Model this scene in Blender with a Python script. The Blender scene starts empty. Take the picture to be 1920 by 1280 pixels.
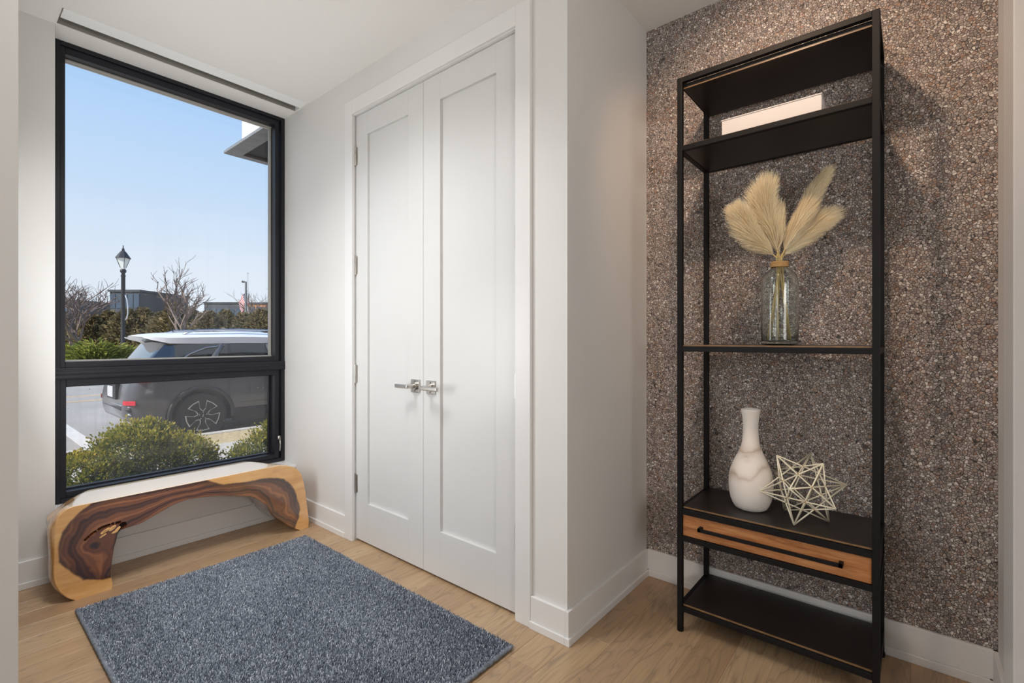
import bpy, bmesh, math, random
import numpy as np
from mathutils import Vector, Matrix, noise
from mathutils.geometry import delaunay_2d_cdt

random.seed(7)
rng = np.random.default_rng(7)
S = bpy.context.scene
COL = S.collection
PI = math.pi

# ------------------------------------------------------------------ camera
CAM_H = 1.162
cam_d = bpy.data.cameras.new('camera')
cam = bpy.data.objects.new('camera', cam_d)
COL.objects.link(cam)
cam.location = (0, 0, CAM_H)
cam.rotation_euler = (PI / 2, 0, math.radians(39.77 - 90))
cam_d.sensor_width = 36
cam_d.lens = 36 * 899 / 1920
cam_d.shift_y = -4 / 1920
cam_d.clip_start = 0.02
S.camera = cam

# ------------------------------------------------------------------ exposure
S.view_settings.view_transform = 'Standard'
S.view_settings.look = 'None'
S.view_settings.exposure = 0.0
S.view_settings.gamma = 1.0
S.view_settings.use_curve_mapping = False

# ------------------------------------------------------------------ sky
w = bpy.data.worlds.new('sky')
S.world = w
w.use_nodes = True
nt = w.node_tree
nt.nodes.clear()
o_ = nt.nodes.new('ShaderNodeOutputWorld')
b_ = nt.nodes.new('ShaderNodeBackground')
tc = nt.nodes.new('ShaderNodeTexCoord')
sp = nt.nodes.new('ShaderNodeSeparateXYZ')
rp = nt.nodes.new('ShaderNodeValToRGB')
nt.links.new(tc.outputs['Generated'], sp.inputs[0])
nt.links.new(sp.outputs['Z'], rp.inputs['Fac'])
nt.links.new(rp.outputs['Color'], b_.inputs['Color'])
nt.links.new(b_.outputs[0], o_.inputs[0])
cr = rp.color_ramp
cr.elements[0].position = 0.0
cr.elements[0].color = (.80, .88, .97, 1)
cr.elements[1].position = 1.0
cr.elements[1].color = (.16, .36, .80, 1)
for p_, c_ in ((.12, (.76, .85, .96)), (.26, (.56, .74, .97)), (.40, (.42, .65, .97)), (.6, (.27, .50, .90))):
    e_ = cr.elements.new(p_)
    e_.color = (*c_, 1)
b_.inputs['Strength'].default_value = 1.0

# ------------------------------------------------------------------ sun
sd = bpy.data.lights.new('sun', 'SUN')
sun = bpy.data.objects.new('sun', sd)
COL.objects.link(sun)
sd.energy = 5.5
sd.angle = math.radians(.6)
sd.color = (1, .95, .88)
sun.location = (-20, 8, 20)
sun.rotation_euler = Vector((.74, -.10, -.62)).to_track_quat('-Z', 'Y').to_euler()


def area(name, loc, target, sx, sy, power, color, spread=180):
    d = bpy.data.lights.new(name, 'AREA')
    d.shape = 'RECTANGLE'
    d.size, d.size_y = sx, sy
    d.energy = power
    d.color = color
    d.spread = math.radians(spread)
    o = bpy.data.objects.new(name, d)
    COL.objects.link(o)
    o.location = loc
    o.rotation_euler = (Vector(target) - Vector(loc)).to_track_quat('-Z', 'Y').to_euler()
    return o


# fill lights added to brighten the interior, without a visible source;
# the hall lamp is a warm recessed downlight washing the niche wall
area('entry_fill_light', (.50, 1.80, 2.66), (.60, 2.0, 0), .55, .55, 18, (.98, .99, 1), 130)  # added soft fill above the entry, no fitting modelled
area('room_fill_light', (-3.6, .9, 1.3), (1.2, 1.9, 3.4), 1.4, 2.0, 24, (.97, .985, 1))  # added area light from the left, stands for no known window
# added fill light on the left vestibule wall, unseen behind the wall end
area('side_fill_light', (.148, 2.44, 1.42), (1.5, 2.50, 1.75), .70, 1.6, 21, (.96, .985, 1))
area('upward_fill_light', (-.2, -1.7, 1.5), (.7, 1.2, 2.9), 1.0, 1.0, 31, (1, .985, .96))  # added upward fill, brightens the ceiling and its bounce
hd_ = bpy.data.lights.new('hall_downlight', 'SPOT')
hd_.energy = 40
hd_.color = (1, .70, .48)
hd_.spot_size = math.radians(84)
hd_.spot_blend = .6
hd_.shadow_soft_size = .05
hdo = bpy.data.objects.new('hall_downlight', hd_)
COL.objects.link(hdo)
hdo.location = (1.22, .40, 2.66)
hdo.rotation_euler = (Vector((2.2, .38, 1.9)) - Vector((1.22, .40, 2.66))).to_track_quat('-Z', 'Y').to_euler()


# ------------------------------------------------------------------ material helpers
def srgb(r, g, b):
    f = lambda c: (c / 255 / 12.92) if c / 255 <= .04045 else ((c / 255 + .055) / 1.055) ** 2.4
    return (f(r), f(g), f(b), 1)


class NM:
    """small node-material helper"""
    def __init__(s, name, **kw):
        s.m = bpy.data.materials.new(name)
        s.m.use_nodes = True
        s.t = s.m.node_tree
        s.t.nodes.clear()
        s.out = s.n('ShaderNodeOutputMaterial')
        s.b = s.n('ShaderNodeBsdfPrincipled')
        s.l(s.b.outputs[0], s.out.inputs['Surface'])
        for k, v in kw.items():
            s.set(k, v)

    def n(s, typ, **kw):
        nd = s.t.nodes.new(typ)
        for k, v in kw.items():
            setattr(nd, k, v)
        return nd

    def l(s, a, b):
        s.t.links.new(a, b)

    def set(s, k, v):
        names = dict(color='Base Color', rough='Roughness', metal='Metallic', spec='Specular IOR Level', coat='Coat Weight',
                     coat_rough='Coat Roughness', coat_ior='Coat IOR', trans='Transmission Weight', ior='IOR', sub='Subsurface Weight',
                     emit='Emission Color', emit_s='Emission Strength', sheen='Sheen Weight', alpha='Alpha')
        i = s.b.inputs[names[k]]
        if hasattr(v, 'is_linked') or hasattr(v, 'links'):
            s.l(v, i)
        else:
            i.default_value = v

    def coords(s, kind='Object', scale=(1, 1, 1), loc=(0, 0, 0), rot=(0, 0, 0)):
        t = s.n('ShaderNodeTexCoord')
        m = s.n('ShaderNodeMapping')
        m.inputs['Scale'].default_value = scale
        m.inputs['Location'].default_value = loc
        m.inputs['Rotation'].default_value = rot
        s.l(t.outputs[kind], m.inputs[0])
        return m.outputs[0]

    def noise(s, vec, scale=5, detail=3, rough=.5, dist=0, out='Fac'):
        x = s.n('ShaderNodeTexNoise')
        x.inputs['Scale'].default_value = scale
        x.inputs['Detail'].default_value = detail
        x.inputs['Roughness'].default_value = rough
        x.inputs['Distortion'].default_value = dist
        if vec is not None:
            s.l(vec, x.inputs['Vector'])
        return x.outputs[out]

    def voro(s, vec, scale, feature='F1', out='Distance', rand=1):
        x = s.n('ShaderNodeTexVoronoi', feature=feature)
        x.inputs['Scale'].default_value = scale
        x.inputs['Randomness'].default_value = rand
        s.l(vec, x.inputs['Vector'])
        return x.outputs[out]

    def ramp(s, fac, stops, interp='LINEAR'):
        r = s.n('ShaderNodeValToRGB')
        r.color_ramp.interpolation = interp
        e = r.color_ramp.elements
        while len(e) < len(stops):
            e.new(.5)
        for i, (p, c) in enumerate(stops):
            e[i].position = p
            e[i].color = c if len(c) == 4 else (*c, 1)
        s.l(fac, r.inputs[0])
        return r.outputs[0]

    def math(s, op, a, b=None, c=None):
        x = s.n('ShaderNodeMath', operation=op)
        for i, v in enumerate((a, b, c)):
            if v is None:
                continue
            if hasattr(v, 'links'):
                s.l(v, x.inputs[i])
            else:
                x.inputs[i].default_value = v
        return x.outputs[0]

    def mix(s, fac, a, b, mode='MIX'):
        x = s.n('ShaderNodeMix', data_type='RGBA', blend_type=mode)
        for i, v in ((0, fac), (6, a), (7, b)):
            if hasattr(v, 'links'):
                s.l(v, x.inputs[i])
            else:
                x.inputs[i].default_value = v
        return x.outputs[2]

    def attr(s, name, out='Fac'):
        x = s.n('ShaderNodeAttribute', attribute_name=name)
        return x.outputs[out]

    def bump(s, h, strength=.3, dist=.002):
        x = s.n('ShaderNodeBump')
        x.inputs['Strength'].default_value = strength
        x.inputs['Distance'].default_value = dist
        s.l(h, x.inputs['Height'])
        s.l(x.outputs[0], s.b.inputs['Normal'])


def plain(name, rgb, rough=.5, var=.06, vscale=6, bump=0, bscale=300, **kw):
    """one colour with a slight procedural variation"""
    k = NM(name, rough=rough, **kw)
    c = srgb(*rgb)
    v = k.coords('Object')
    f = k.noise(v, vscale, 4)
    dk = tuple(x * (1 - var) for x in c[:3]) + (1,)
    lt = tuple(min(1, x * (1 + var)) for x in c[:3]) + (1,)
    k.set('color', k.ramp(f, [(.3, dk), (.7, lt)]))
    if bump:
        k.bump(k.noise(v, bscale, 2), bump, .001)
    return k.m


M = {}
M['wall'] = plain('painted_wall', (222, 220, 217), .55, .012, 3, .05, 400, spec=.4)
M['ceiling'] = plain('painted_ceiling', (242, 240, 236), .8, .01, 2, .04, 300)
M['trim'] = plain('white_trim_paint', (228, 226, 224), .32, .01, 3)
M['door'] = plain('white_door_paint', (214, 213, 211), .33, .012, 3)
M['gap'] = plain('dark_gap', (30, 28, 26), .9)
M['slot'] = plain('pocket_shadow_grey', (150, 146, 139), .8)  # shadow inside the slot put into the colour
M['shade'] = plain('white_roller_fabric', (252, 252, 251), .7, .02, 40)
M['frame'] = plain('dark_window_frame', (27, 27, 34), .4, .05, 8, spec=.35)
M['gasket'] = plain('light_glazing_bead', (176, 172, 164), .4, .05, 20)
M['nickel'] = plain('brushed_nickel', (196, 192, 186), .3, .05, 60, metal=1.0)
M['iron'] = plain('black_iron', (15, 14, 16), .55, .1, 20, spec=.25)
M['shelfwood'] = plain('espresso_wood', (30, 24, 22), .38, .15, 12)
M['edgewood'] = plain('worn_brown_edge', (128, 98, 66), .4, .25, 30)
M['boxpaper'] = None


def window_glass(name, tint=(1, 1, 1), gl=1.0):
    k = NM(name)
    k.t.nodes.remove(k.b)
    tr = k.n('ShaderNodeBsdfTransparent')
    tr.inputs[0].default_value = (*tint, 1)
    g = k.n('ShaderNodeBsdfGlossy')
    g.inputs['Roughness'].default_value = .01
    fr = k.n('ShaderNodeFresnel')
    fr.inputs[0].default_value = 1.35
    mx = k.n('ShaderNodeMixShader')
    k.l(k.math('MULTIPLY', fr.outputs[0], gl), mx.inputs[0])
    k.l(tr.outputs[0], mx.inputs[1])
    k.l(g.outputs[0], mx.inputs[2])
    k.l(mx.outputs[0], k.out.inputs['Surface'])
    return k.m


M['glass'] = window_glass('window_glass')


def screen_mat():
    """grey insect screen with dried water specks, mostly see-through"""
    k = NM('insect_screen_mesh')
    k.set('rough', .9)
    v = k.coords('Object')
    dots = k.voro(v, 38)
    spk = k.math('MULTIPLY', k.math('LESS_THAN', dots, .10), k.math('GREATER_THAN', k.noise(v, 9, 2), .56))
    streak = k.noise(k.coords('Object', (30, 1, 2)), 1.5, 3)
    k.set('color', k.mix(spk, srgb(172, 170, 168), srgb(235, 232, 228)))
    tr = k.n('ShaderNodeBsdfTransparent')
    tl = k.n('ShaderNodeBsdfTranslucent')
    tl.inputs[0].default_value = srgb(170, 168, 166)
    mm = k.n('ShaderNodeMixShader')
    mm.inputs[0].default_value = .6
    k.l(k.b.outputs[0], mm.inputs[1])
    k.l(tl.outputs[0], mm.inputs[2])
    mx = k.n('ShaderNodeMixShader')
    f = k.math('ADD', k.math('MULTIPLY', streak, .12), .05)
    f = k.math('MAXIMUM', f, k.math('MULTIPLY', spk, .6))
    k.l(f, mx.inputs[0])
    k.l(tr.outputs[0], mx.inputs[1])
    k.l(mm.outputs[0], mx.inputs[2])
    k.l(mx.outputs[0], k.out.inputs['Surface'])
    return k.m


M['screen'] = screen_mat()


def pebble_mat():
    k = NM('mica_chip_wallcovering', rough=.55, spec=.5)
    v0 = k.coords('Object')
    wob = k.noise(v0, 30, 2, out='Color')
    vv = k.n('ShaderNodeVectorMath', operation='MULTIPLY_ADD')
    vv.inputs[1].default_value = (.008, .008, .008)
    k.l(wob, vv.inputs[0])
    k.l(v0, vv.inputs[2])
    v = vv.outputs[0]
    SC = 106
    cell = k.voro(v, SC, 'F1', 'Color')
    edge = k.voro(v, SC, 'DISTANCE_TO_EDGE', 'Distance')
    sepc = k.n('ShaderNodeSeparateColor')
    k.l(cell, sepc.inputs[0])
    base = k.ramp(sepc.outputs[0], [(0, srgb(138, 127, 121)), (.3, srgb(184, 172, 165)), (.55, srgb(202, 191, 184)), (.8, srgb(218, 209, 203)), (1, srgb(248, 243, 238))])
    rust = k.mix(k.math('MULTIPLY', k.math('GREATER_THAN', sepc.outputs[1], .82), .45), base, srgb(176, 128, 92))
    blue = k.mix(k.math('MULTIPLY', k.math('GREATER_THAN', sepc.outputs[2], .84), .45), rust, srgb(112, 112, 122))
    patch = k.noise(v0, 3.2, 4, .6)
    tone = k.mix(.42, blue, k.ramp(patch, [(.3, srgb(128, 104, 92)), (.5, srgb(165, 150, 140)), (.7, srgb(180, 168, 164))]), 'MULTIPLY')
    tone = k.mix(.45, blue, tone)
    crack = k.ramp(edge, [(.02, (0, 0, 0)), (.13, (1, 1, 1))])
    colr = k.mix(crack, srgb(58, 48, 44), tone)
    pit = k.math('MULTIPLY', k.math('GREATER_THAN', k.noise(v0, 26, 2), .70), .75)
    colr = k.mix(pit, colr, srgb(46, 38, 36))
    k.set('color', colr)
    k.set('rough', k.math('ADD', k.math('MULTIPLY', sepc.outputs[2], .35), .35))
    h = k.math('MULTIPLY_ADD', sepc.outputs[1], .5, k.math('MINIMUM', edge, .25))
    k.bump(h, .7, .004)
    return k.m


M['pebble'] = pebble_mat()


def plank_mat():
    k = NM('brushed_oak_plank')
    oi = k.n('ShaderNodeObjectInfo')
    t = k.n('ShaderNodeTexCoord')
    add = k.n('ShaderNodeVectorMath', operation='MULTIPLY_ADD')
    comb = k.n('ShaderNodeCombineXYZ')
    k.l(oi.outputs['Random'], comb.inputs[0])
    k.l(k.math('FRACT', k.math('MULTIPLY', oi.outputs['Random'], 17.3)), comb.inputs[1])
    add.inputs[1].default_value = (40, 40, 40)
    k.l(comb.outputs[0], add.inputs[0])
    k.l(t.outputs['Object'], add.inputs[2])
    def mapped(sc):
        m = k.n('ShaderNodeMapping')
        m.inputs['Scale'].default_value = sc
        k.l(add.outputs[0], m.inputs[0])
        return m.outputs[0]
    big = k.noise(mapped((1.5, 8.0, 1)), 1.0, 2, .45, .9)
    rings = k.math('PINGPONG', k.math('MULTIPLY', big, 22.0), 1.0)
    line = k.ramp(rings, [(0, (.0, .0, .0)), (.22, (.75, .75, .75)), (1, (1, 1, 1))])
    fine = k.noise(mapped((3, 160, 1)), 1.0, 3, .6)
    tone = k.noise(mapped((.5, 2.5, 1)), 1.0, 2)
    c1 = k.ramp(oi.outputs['Random'], [(0, srgb(162, 120, 78)), (.3, srgb(194, 158, 114)), (.5, srgb(168, 130, 90)), (.75, srgb(204, 172, 130)), (1, srgb(150, 106, 66))])
    c2 = k.mix(.38, c1, k.ramp(tone, [(.3, srgb(142, 102, 66)), (.7, srgb(184, 158, 128))]))
    c3 = k.mix(k.math('MULTIPLY', k.math('SUBTRACT', 1.0, line), .62), c2, srgb(112, 90, 72))
    fine2 = k.ramp(k.noise(mapped((4, 95, 1)), 1.0, 4, .65), [(.36, (.62, .60, .58)), (.58, (1, 1, 1))])
    c4 = k.mix(.8, k.mix(k.math('MULTIPLY', fine, .35), c3, srgb(212, 190, 162)), fine2, 'MULTIPLY')
    c4 = k.mix(.45, k.mix(k.math('MULTIPLY', fine, .35), c3, srgb(212, 190, 162)), c4)
    k.set('color', c4)
    k.set('rough', k.math('MULTIPLY_ADD', fine, .2, .26))
    k.set('spec', .6)
    k.bump(k.math('ADD', k.math('MULTIPLY', line, .7), fine), .10, .001)
    return k.m


M['plank'] = plank_mat()


def wood_mat(name, c_d, c_m, c_l, sc=(1, 1, 1), axis_scale=(2, 30, 30), rough=.4, coat=0):
    k = NM(name, rough=rough, coat=coat)
    a = k.noise(k.coords('Object', axis_scale), 1.0, 4, .6, .5)
    b = k.noise(k.coords('Object', tuple(x * 6 for x in axis_scale)), 1.0, 2)
    f = k.math('MULTIPLY_ADD', b, .35, k.math('MULTIPLY', a, .75))
    k.set('color', k.ramp(f, [(.3, srgb(*c_d)), (.5, srgb(*c_m)), (.75, srgb(*c_l))]))
    k.bump(f, .08, .001)
    return k.m


M['drawer'] = wood_mat('drawer_front_wood', (112, 66, 36), (168, 108, 62), (198, 142, 92), axis_scale=(60, 5, 60), rough=.45)


def bench_mat():
    k = NM('live_edge_acacia', rough=.32, coat=1.0, coat_rough=.10, spec=.5, coat_ior=2.05)
    v = k.coords('Object')
    heart = k.attr('heart')
    flow = k.attr('flow')
    n1 = k.noise(v, 4.5, 3, .5, .3)
    n2 = k.noise(v, 22, 4, .6)
    ph = k.math('ADD', k.math('MULTIPLY', flow, 5.2), k.math('ADD', k.math('MULTIPLY', n1, 3.0), k.math('MULTIPLY', n2, .45)))
    st = k.math('PINGPONG', ph, 1.0)
    st2 = k.math('PINGPONG', k.math('MULTIPLY', ph, 3.7), 1.0)
    f = k.math('ADD', k.math('MULTIPLY', st, .62), k.math('MULTIPLY', st2, .30))
    hc = k.ramp(f, [(0, srgb(44, 25, 18)), (.2, srgb(68, 38, 24)), (.45, srgb(108, 62, 36)), (.7, srgb(134, 82, 48)), (1, srgb(172, 114, 70))])
    hd = k.math('ADD', heart, k.math('MULTIPLY', k.math('SUBTRACT', k.noise(v, 14, 3), .5), .022))
    band = k.ramp(hd, [(0, (1, 1, 1)), (.013, (.75, .75, .75)), (.045, (0, 0, 0))])
    hc = k.mix(k.math('MULTIPLY', band, .75), hc, srgb(50, 29, 22))
    sapn = k.noise(k.coords('Object', (5, 5, 26)), 1.0, 4, .6, .6)
    sap = k.ramp(sapn, [(.3, srgb(206, 148, 84)), (.55, srgb(222, 168, 102)), (.8, srgb(232, 186, 126))])
    sap = k.mix(k.ramp(k.attr('top_reflection'), [(0, (0, 0, 0)), (1, (1, 1, 1))]), sap, srgb(240, 216, 184))  # whitened top: the sky's reflection put into the wood colour
    msk = k.ramp(hd, [(0, (0, 0, 0)), (.006, (1, 1, 1))])
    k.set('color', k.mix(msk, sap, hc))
    return k.m


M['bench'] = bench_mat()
M['hollow'] = plain('dark_hollow_wood', (38, 22, 14), .8, .3, 40)
M['splinter'] = plain('pale_splintered_wood', (206, 160, 104), .6, .3, 60)


def attr_ramp_mat(name, attr, stops, rough=.9, **kw):
    k = NM(name, rough=rough, **kw)
    k.set('color', k.ramp(k.attr(attr), [(p, srgb(*c)) for p, c in stops]))
    return k.m


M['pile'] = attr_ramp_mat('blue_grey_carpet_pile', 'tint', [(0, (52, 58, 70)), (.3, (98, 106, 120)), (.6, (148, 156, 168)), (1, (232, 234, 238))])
M['binding'] = plain('grey_rug_binding', (120, 126, 136), .95, .35, 90, .8, 220)
M['backing'] = plain('rug_backing', (52, 57, 68), .95, .3, 60)


# ------------------------------------------------------------------ mesh helpers
class MB:
    def __init__(s):
        s.v, s.f = [], []

    def add(s, vs, fs):
        n = len(s.v)
        s.v += [tuple(map(float, p)) for p in vs]
        s.f += [tuple(i + n for i in f) for f in fs]
        return s

    def box(s, x0, x1, y0, y1, z0, z1):
        vs = [(x, y, z) for z in (z0, z1) for y in (y0, y1) for x in (x0, x1)]
        return s.add(vs, [(0, 2, 3, 1), (4, 5, 7, 6), (0, 1, 5, 4), (2, 6, 7, 3), (0, 4, 6, 2), (1, 3, 7, 5)])

    def tube(s, pts, rad, n=8, cap=True):
        P = [Vector(p) for p in pts]
        if not hasattr(rad, '__len__'):
            rad = [rad] * len(P)
        up = None
        rings = []
        for i, p in enumerate(P):
            d = (P[min(i + 1, len(P) - 1)] - P[max(i - 1, 0)]).normalized()
            if up is None:
                up = Vector((0, 0, 1)) if abs(d.z) < .9 else Vector((1, 0, 0))
            a = d.cross(up)
            if a.length < 1e-6:
                a = d.orthogonal()
            a.normalize()
            b = a.cross(d).normalized()
            up = b
            rings.append([p + (a * math.cos(2 * PI * j / n) + b * math.sin(2 * PI * j / n)) * rad[i] for j in range(n)])
        vs = [q for r in rings for q in r]
        fs = []
        for i in range(len(P) - 1):
            for j in range(n):
                fs.append((i * n + j, i * n + (j + 1) % n, (i + 1) * n + (j + 1) % n, (i + 1) * n + j))
        if cap:
            fs.append(tuple(range(n - 1, -1, -1)))
            fs.append(tuple((len(P) - 1) * n + j for j in range(n)))
        return s.add(vs, fs)

    def lathe(s, prof, c=(0, 0, 0), n=40, cap0=True, cap1=True):
        vs, fs = [], []
        for r, z in prof:
            for j in range(n):
                a = 2 * PI * j / n
                vs.append((c[0] + r * math.cos(a), c[1] + r * math.sin(a), c[2] + z))
        m = len(prof)
        for i in range(m - 1):
            for j in range(n):
                fs.append((i * n + j, i * n + (j + 1) % n, (i + 1) * n + (j + 1) % n, (i + 1) * n + j))
        if cap0:
            fs.append(tuple(range(n - 1, -1, -1)))
        if cap1:
            fs.append(tuple((m - 1) * n + j for j in range(n)))
        return s.add(vs, fs)

    def prism(s, poly, lo, hi, axis='z'):
        """polygon in the two other axes extruded along axis"""
        n = len(poly)
        def P(p, h):
            return {'z': (p[0], p[1], h), 'y': (p[0], h, p[1]), 'x': (h, p[0], p[1])}[axis]
        vs = [P(p, lo) for p in poly] + [P(p, hi) for p in poly]
        fs = [tuple(range(n - 1, -1, -1)), tuple(range(n, 2 * n))]
        for i in range(n):
            fs.append((i, (i + 1) % n, n + (i + 1) % n, n + i))
        return s.add(vs, fs)


def fast_mesh(name, V, F):
    """numpy vertices and same-length faces"""
    me = bpy.data.meshes.new(name)
    V = np.asarray(V, np.float32)
    F = np.asarray(F, np.int32)
    nf, k = F.shape
    me.vertices.add(len(V))
    me.vertices.foreach_set('co', V.ravel())
    me.loops.add(nf * k)
    me.loops.foreach_set('vertex_index', F.ravel())
    me.polygons.add(nf)
    me.polygons.foreach_set('loop_start', np.arange(0, nf * k, k, dtype=np.int32))
    me.polygons.foreach_set('loop_total', np.full(nf, k, np.int32))
    me.update(calc_edges=True)
    return me


def pt_attr(me, name, arr):
    a = me.attributes.new(name, 'FLOAT', 'POINT')
    a.data.foreach_set('value', np.asarray(arr, np.float32))


def link(name, mesh, mat, parent=None, smooth=False, bevel=0, seg=2):
    """one mesh object; vertices are given in world metres, the child keeps them by cancelling its parent's location"""
    if isinstance(mesh, MB):
        me = bpy.data.meshes.new(name)
        me.from_pydata(mesh.v, [], mesh.f)
        bm = bmesh.new()
        bm.from_mesh(me)
        bmesh.ops.recalc_face_normals(bm, faces=bm.faces)
        bm.to_mesh(me)
        bm.free()
    else:
        me = mesh
    o = bpy.data.objects.new(name, me)
    COL.objects.link(o)
    if mat:
        me.materials.append(mat)
    if smooth:
        me.polygons.foreach_set('use_smooth', [True] * len(me.polygons))
        me.update()
    if parent:
        o.parent = parent
        wl = Vector(parent.location)
        p = parent.parent
        while p:
            wl += p.location
            p = p.parent
        o.location = -wl
    if bevel:
        b = o.modifiers.new('bevel', 'BEVEL')
        b.width = bevel
        b.segments = seg
        b.limit_method = 'ANGLE'
    return o


def tag(o, label=None, cat=None, group=None, kind=None):
    if label:
        o['label'] = label
    if cat:
        o['category'] = cat
    if group:
        o['group'] = group
    if kind:
        o['kind'] = kind
    return o


def thing(name, loc, label, cat, group=None, kind=None):
    o = bpy.data.objects.new(name, None)
    COL.objects.link(o)
    o.empty_display_size = .1
    o.location = loc
    return tag(o, label, cat, group, kind)


def copy_tree(o, parent=None):
    c = o.copy()
    COL.objects.link(c)
    c.parent = parent
    for ch in list(o.children):
        copy_tree(ch, c)
    return c


def auto_smooth(o, deg=35):
    me = o.data
    me.polygons.foreach_set('use_smooth', [True] * len(me.polygons))
    bm = bmesh.new()
    bm.from_mesh(me)
    for e in bm.edges:
        if len(e.link_faces) == 2 and e.calc_face_angle(0) > math.radians(deg):
            e.smooth = False
    bm.to_mesh(me)
    bm.free()


# ================================================================== ROOM SHELL
CEIL = 2.69
XW = 1.547          # face of the closet wall
YW = 3.185          # face of the window wall
YR = 1.012          # face of the wall that turns into the niche
XA = 2.262          # face of the mica wall
YN = -.223          # wall on the right of the niche


def struct(name, mb, mat, label, cat, **kw):
    o = link(name, mb, mat, **kw)
    return tag(o, label, cat, None, 'structure')


floor = struct('floor', MB().box(-4.2, 2.6, -4.2, 3.6, -.12, -.0125), M['gap'], 'dark subfloor carrying the oak planks', 'floor')

# oak planks, one object each, running parallel to the window wall
PITCH = .1255
rows = range(-13, 20)
pr = random.Random(3)
special = {5: [1.0], 6: [.55], 3: [1.9], 2: [1.35], 1: [.35, 1.64], 0: [2.12], -1: [.9]}
for r in rows:
    y0 = .755 + PITCH * r
    y1 = y0 + PITCH
    xa, xb = (-1.3, XA + .02) if y1 < YR + .1 else (.05, XW + .06)
    if y1 < .5:
        xa = -.4
    cuts = [xa]
    x = xa + pr.uniform(.3, 1.2)
    if r in special:
        cuts += [q for q in special[r] if xa + .1 < q < xb - .1]
    else:
        while x < xb - .25:
            cuts.append(x)
            x += pr.uniform(.7, 1.5)
    cuts.append(xb)
    for i in range(len(cuts) - 1):
        c0, c1 = cuts[i] + .00015, cuts[i + 1] - .00015
        cx, cy = (c0 + c1) / 2, (y0 + y1) / 2
        m = MB().box(c0 - cx, c1 - cx, y0 + .00015 - cy, y1 - .00015 - cy, -.012, 0)
        p = link('plank', m, M['plank'], bevel=.0007, seg=1)
        p.parent = floor
        p.location = (cx, cy, 0)
link('boards_behind_camera', MB().box(-4.2, -1.3, -4.2, 1.7, -.012, -.001).box(-1.3, 2.28, -4.2, .755 - 13 * PITCH, -.012, -.001), M['plank'], floor)

ZT = CEIL + .25
# ceiling with a slot for the roller shade
SX0, SX1, SY0, SY1 = .373, 1.541, 3.005, 3.176
cm = MB()
cm.box(-4.2, 2.6, -4.2, SY0, CEIL, ZT)
cm.box(-4.2, SX0, SY0, SY1, CEIL, ZT).box(SX1, 2.6, SY0, SY1, CEIL, ZT).box(-4.2, 2.6, SY1, 3.6, CEIL, ZT)
ceiling = struct('ceiling', cm, M['ceiling'], 'pale flat ceiling with a shade slot by the window', 'ceiling')

struct('wall_back', MB().box(-4.2, XW + .2, -4.4, -4.2, 0, CEIL).box(XW + .2, 2.6, -4.4, -4.2, 0, CEIL), M['wall'], 'pale wall of the room behind the viewer', 'wall')
struct('wall_far_left', MB().box(-4.4, -4.2, -4.4, 3.6, 0, CEIL), M['wall'], 'pale far wall of the room behind the viewer', 'wall')
struct('wall_left', MB().box(-4.2, .132, 1.717, 3.5, 0, CEIL), M['wall'], 'end of the pale wall at the left edge of the view', 'wall')

ed = thing('fill_light_frame', (.132, 2.62, 0), 'added dark bars framing the side fill light, hidden behind the wall end', 'door', kind='structure')  # made-up bars around the added side light, no known door
for (y0, y1, z0, z1, nm) in ((2.13, 2.20, 0, 2.3, 'stile'), (3.04, 3.11, 0, 2.3, 'stile'), (2.20, 3.04, 0, .22, 'rail'), (2.20, 3.04, 2.2, 2.3, 'rail')):
    link(nm, MB().box(.1325, .140, y0, y1, z0, z1), M['frame'], ed)

# window wall: left pier, knee wall under the window (recess behind)
FX0, FX1 = .384, 1.547
WY = 3.336          # face of window frame
wm = MB()
wm.box(.132, .369, YW, 3.55, 0, CEIL)
wm.box(.369, XW, YW, 3.55, 0, .303)
struct('wall_window', wm, M['wall'], 'pale wall around and under the tall window', 'wall')
struct('sill_1', MB().box(.366, XW, YW - .013, WY + .02, .303, .321), M['trim'], 'white window sill behind the wooden bench', 'sill', bevel=.002)

# closet wall with a door opening
OY0, OY1, OZ = 1.262, 2.482, 2.46
dm = MB()
dm.box(XW, XW + .12, YR - .0, OY0, 0, CEIL)
dm.box(XW, XW + .12, OY1, 3.55, 0, CEIL)
dm.box(XW, XW + .12, OY0, OY1, OZ, CEIL)
struct('wall_closet', dm, M['wall'], 'pale wall around the white double closet door', 'wall')
struct('wall_niche', MB().box(XW + .12, 2.42, YR, YR + .12, 0, CEIL), M['wall'], 'beige wall turning from the closet into the shelf niche', 'wall')
struct('wall_behind_closet', MB().box(2.3, 2.42, YR + .12, 3.55, 0, CEIL).box(XW + .12, 2.3, 3.4, 3.55, 0, CEIL), M['wall'], 'closet back wall hidden behind the double door', 'wall')
struct('wall_mica', MB().box(XA, XA + .15, YN - .2, YR, 0, CEIL), M['pebble'], 'niche wall covered in brown and grey mica chips', 'wall')
struct('wall_right', MB().box(1.93, 2.42, YN - .12, YN, 0, CEIL), M['wall'], 'short beige wall right of the mica wall', 'wall')
tr_ = MB().box(1.80, 1.97, YN - .13, YN + .018, 0, CEIL)
struct('trim_4', tr_, M['trim'], 'white door casing at the right edge of the view', 'trim', bevel=.003)
struct('trim_5', MB().box(1.70, 1.80, YN - .16, YN - .02, 0, CEIL), M['trim'], 'white door jamb beyond the casing at the right edge', 'trim')
struct('wall_opening_right', MB().box(1.70, 1.76, -4.2, YN - .16, 0, CEIL), M['wall'], 'wall behind the opening at the right edge', 'wall')

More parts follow.
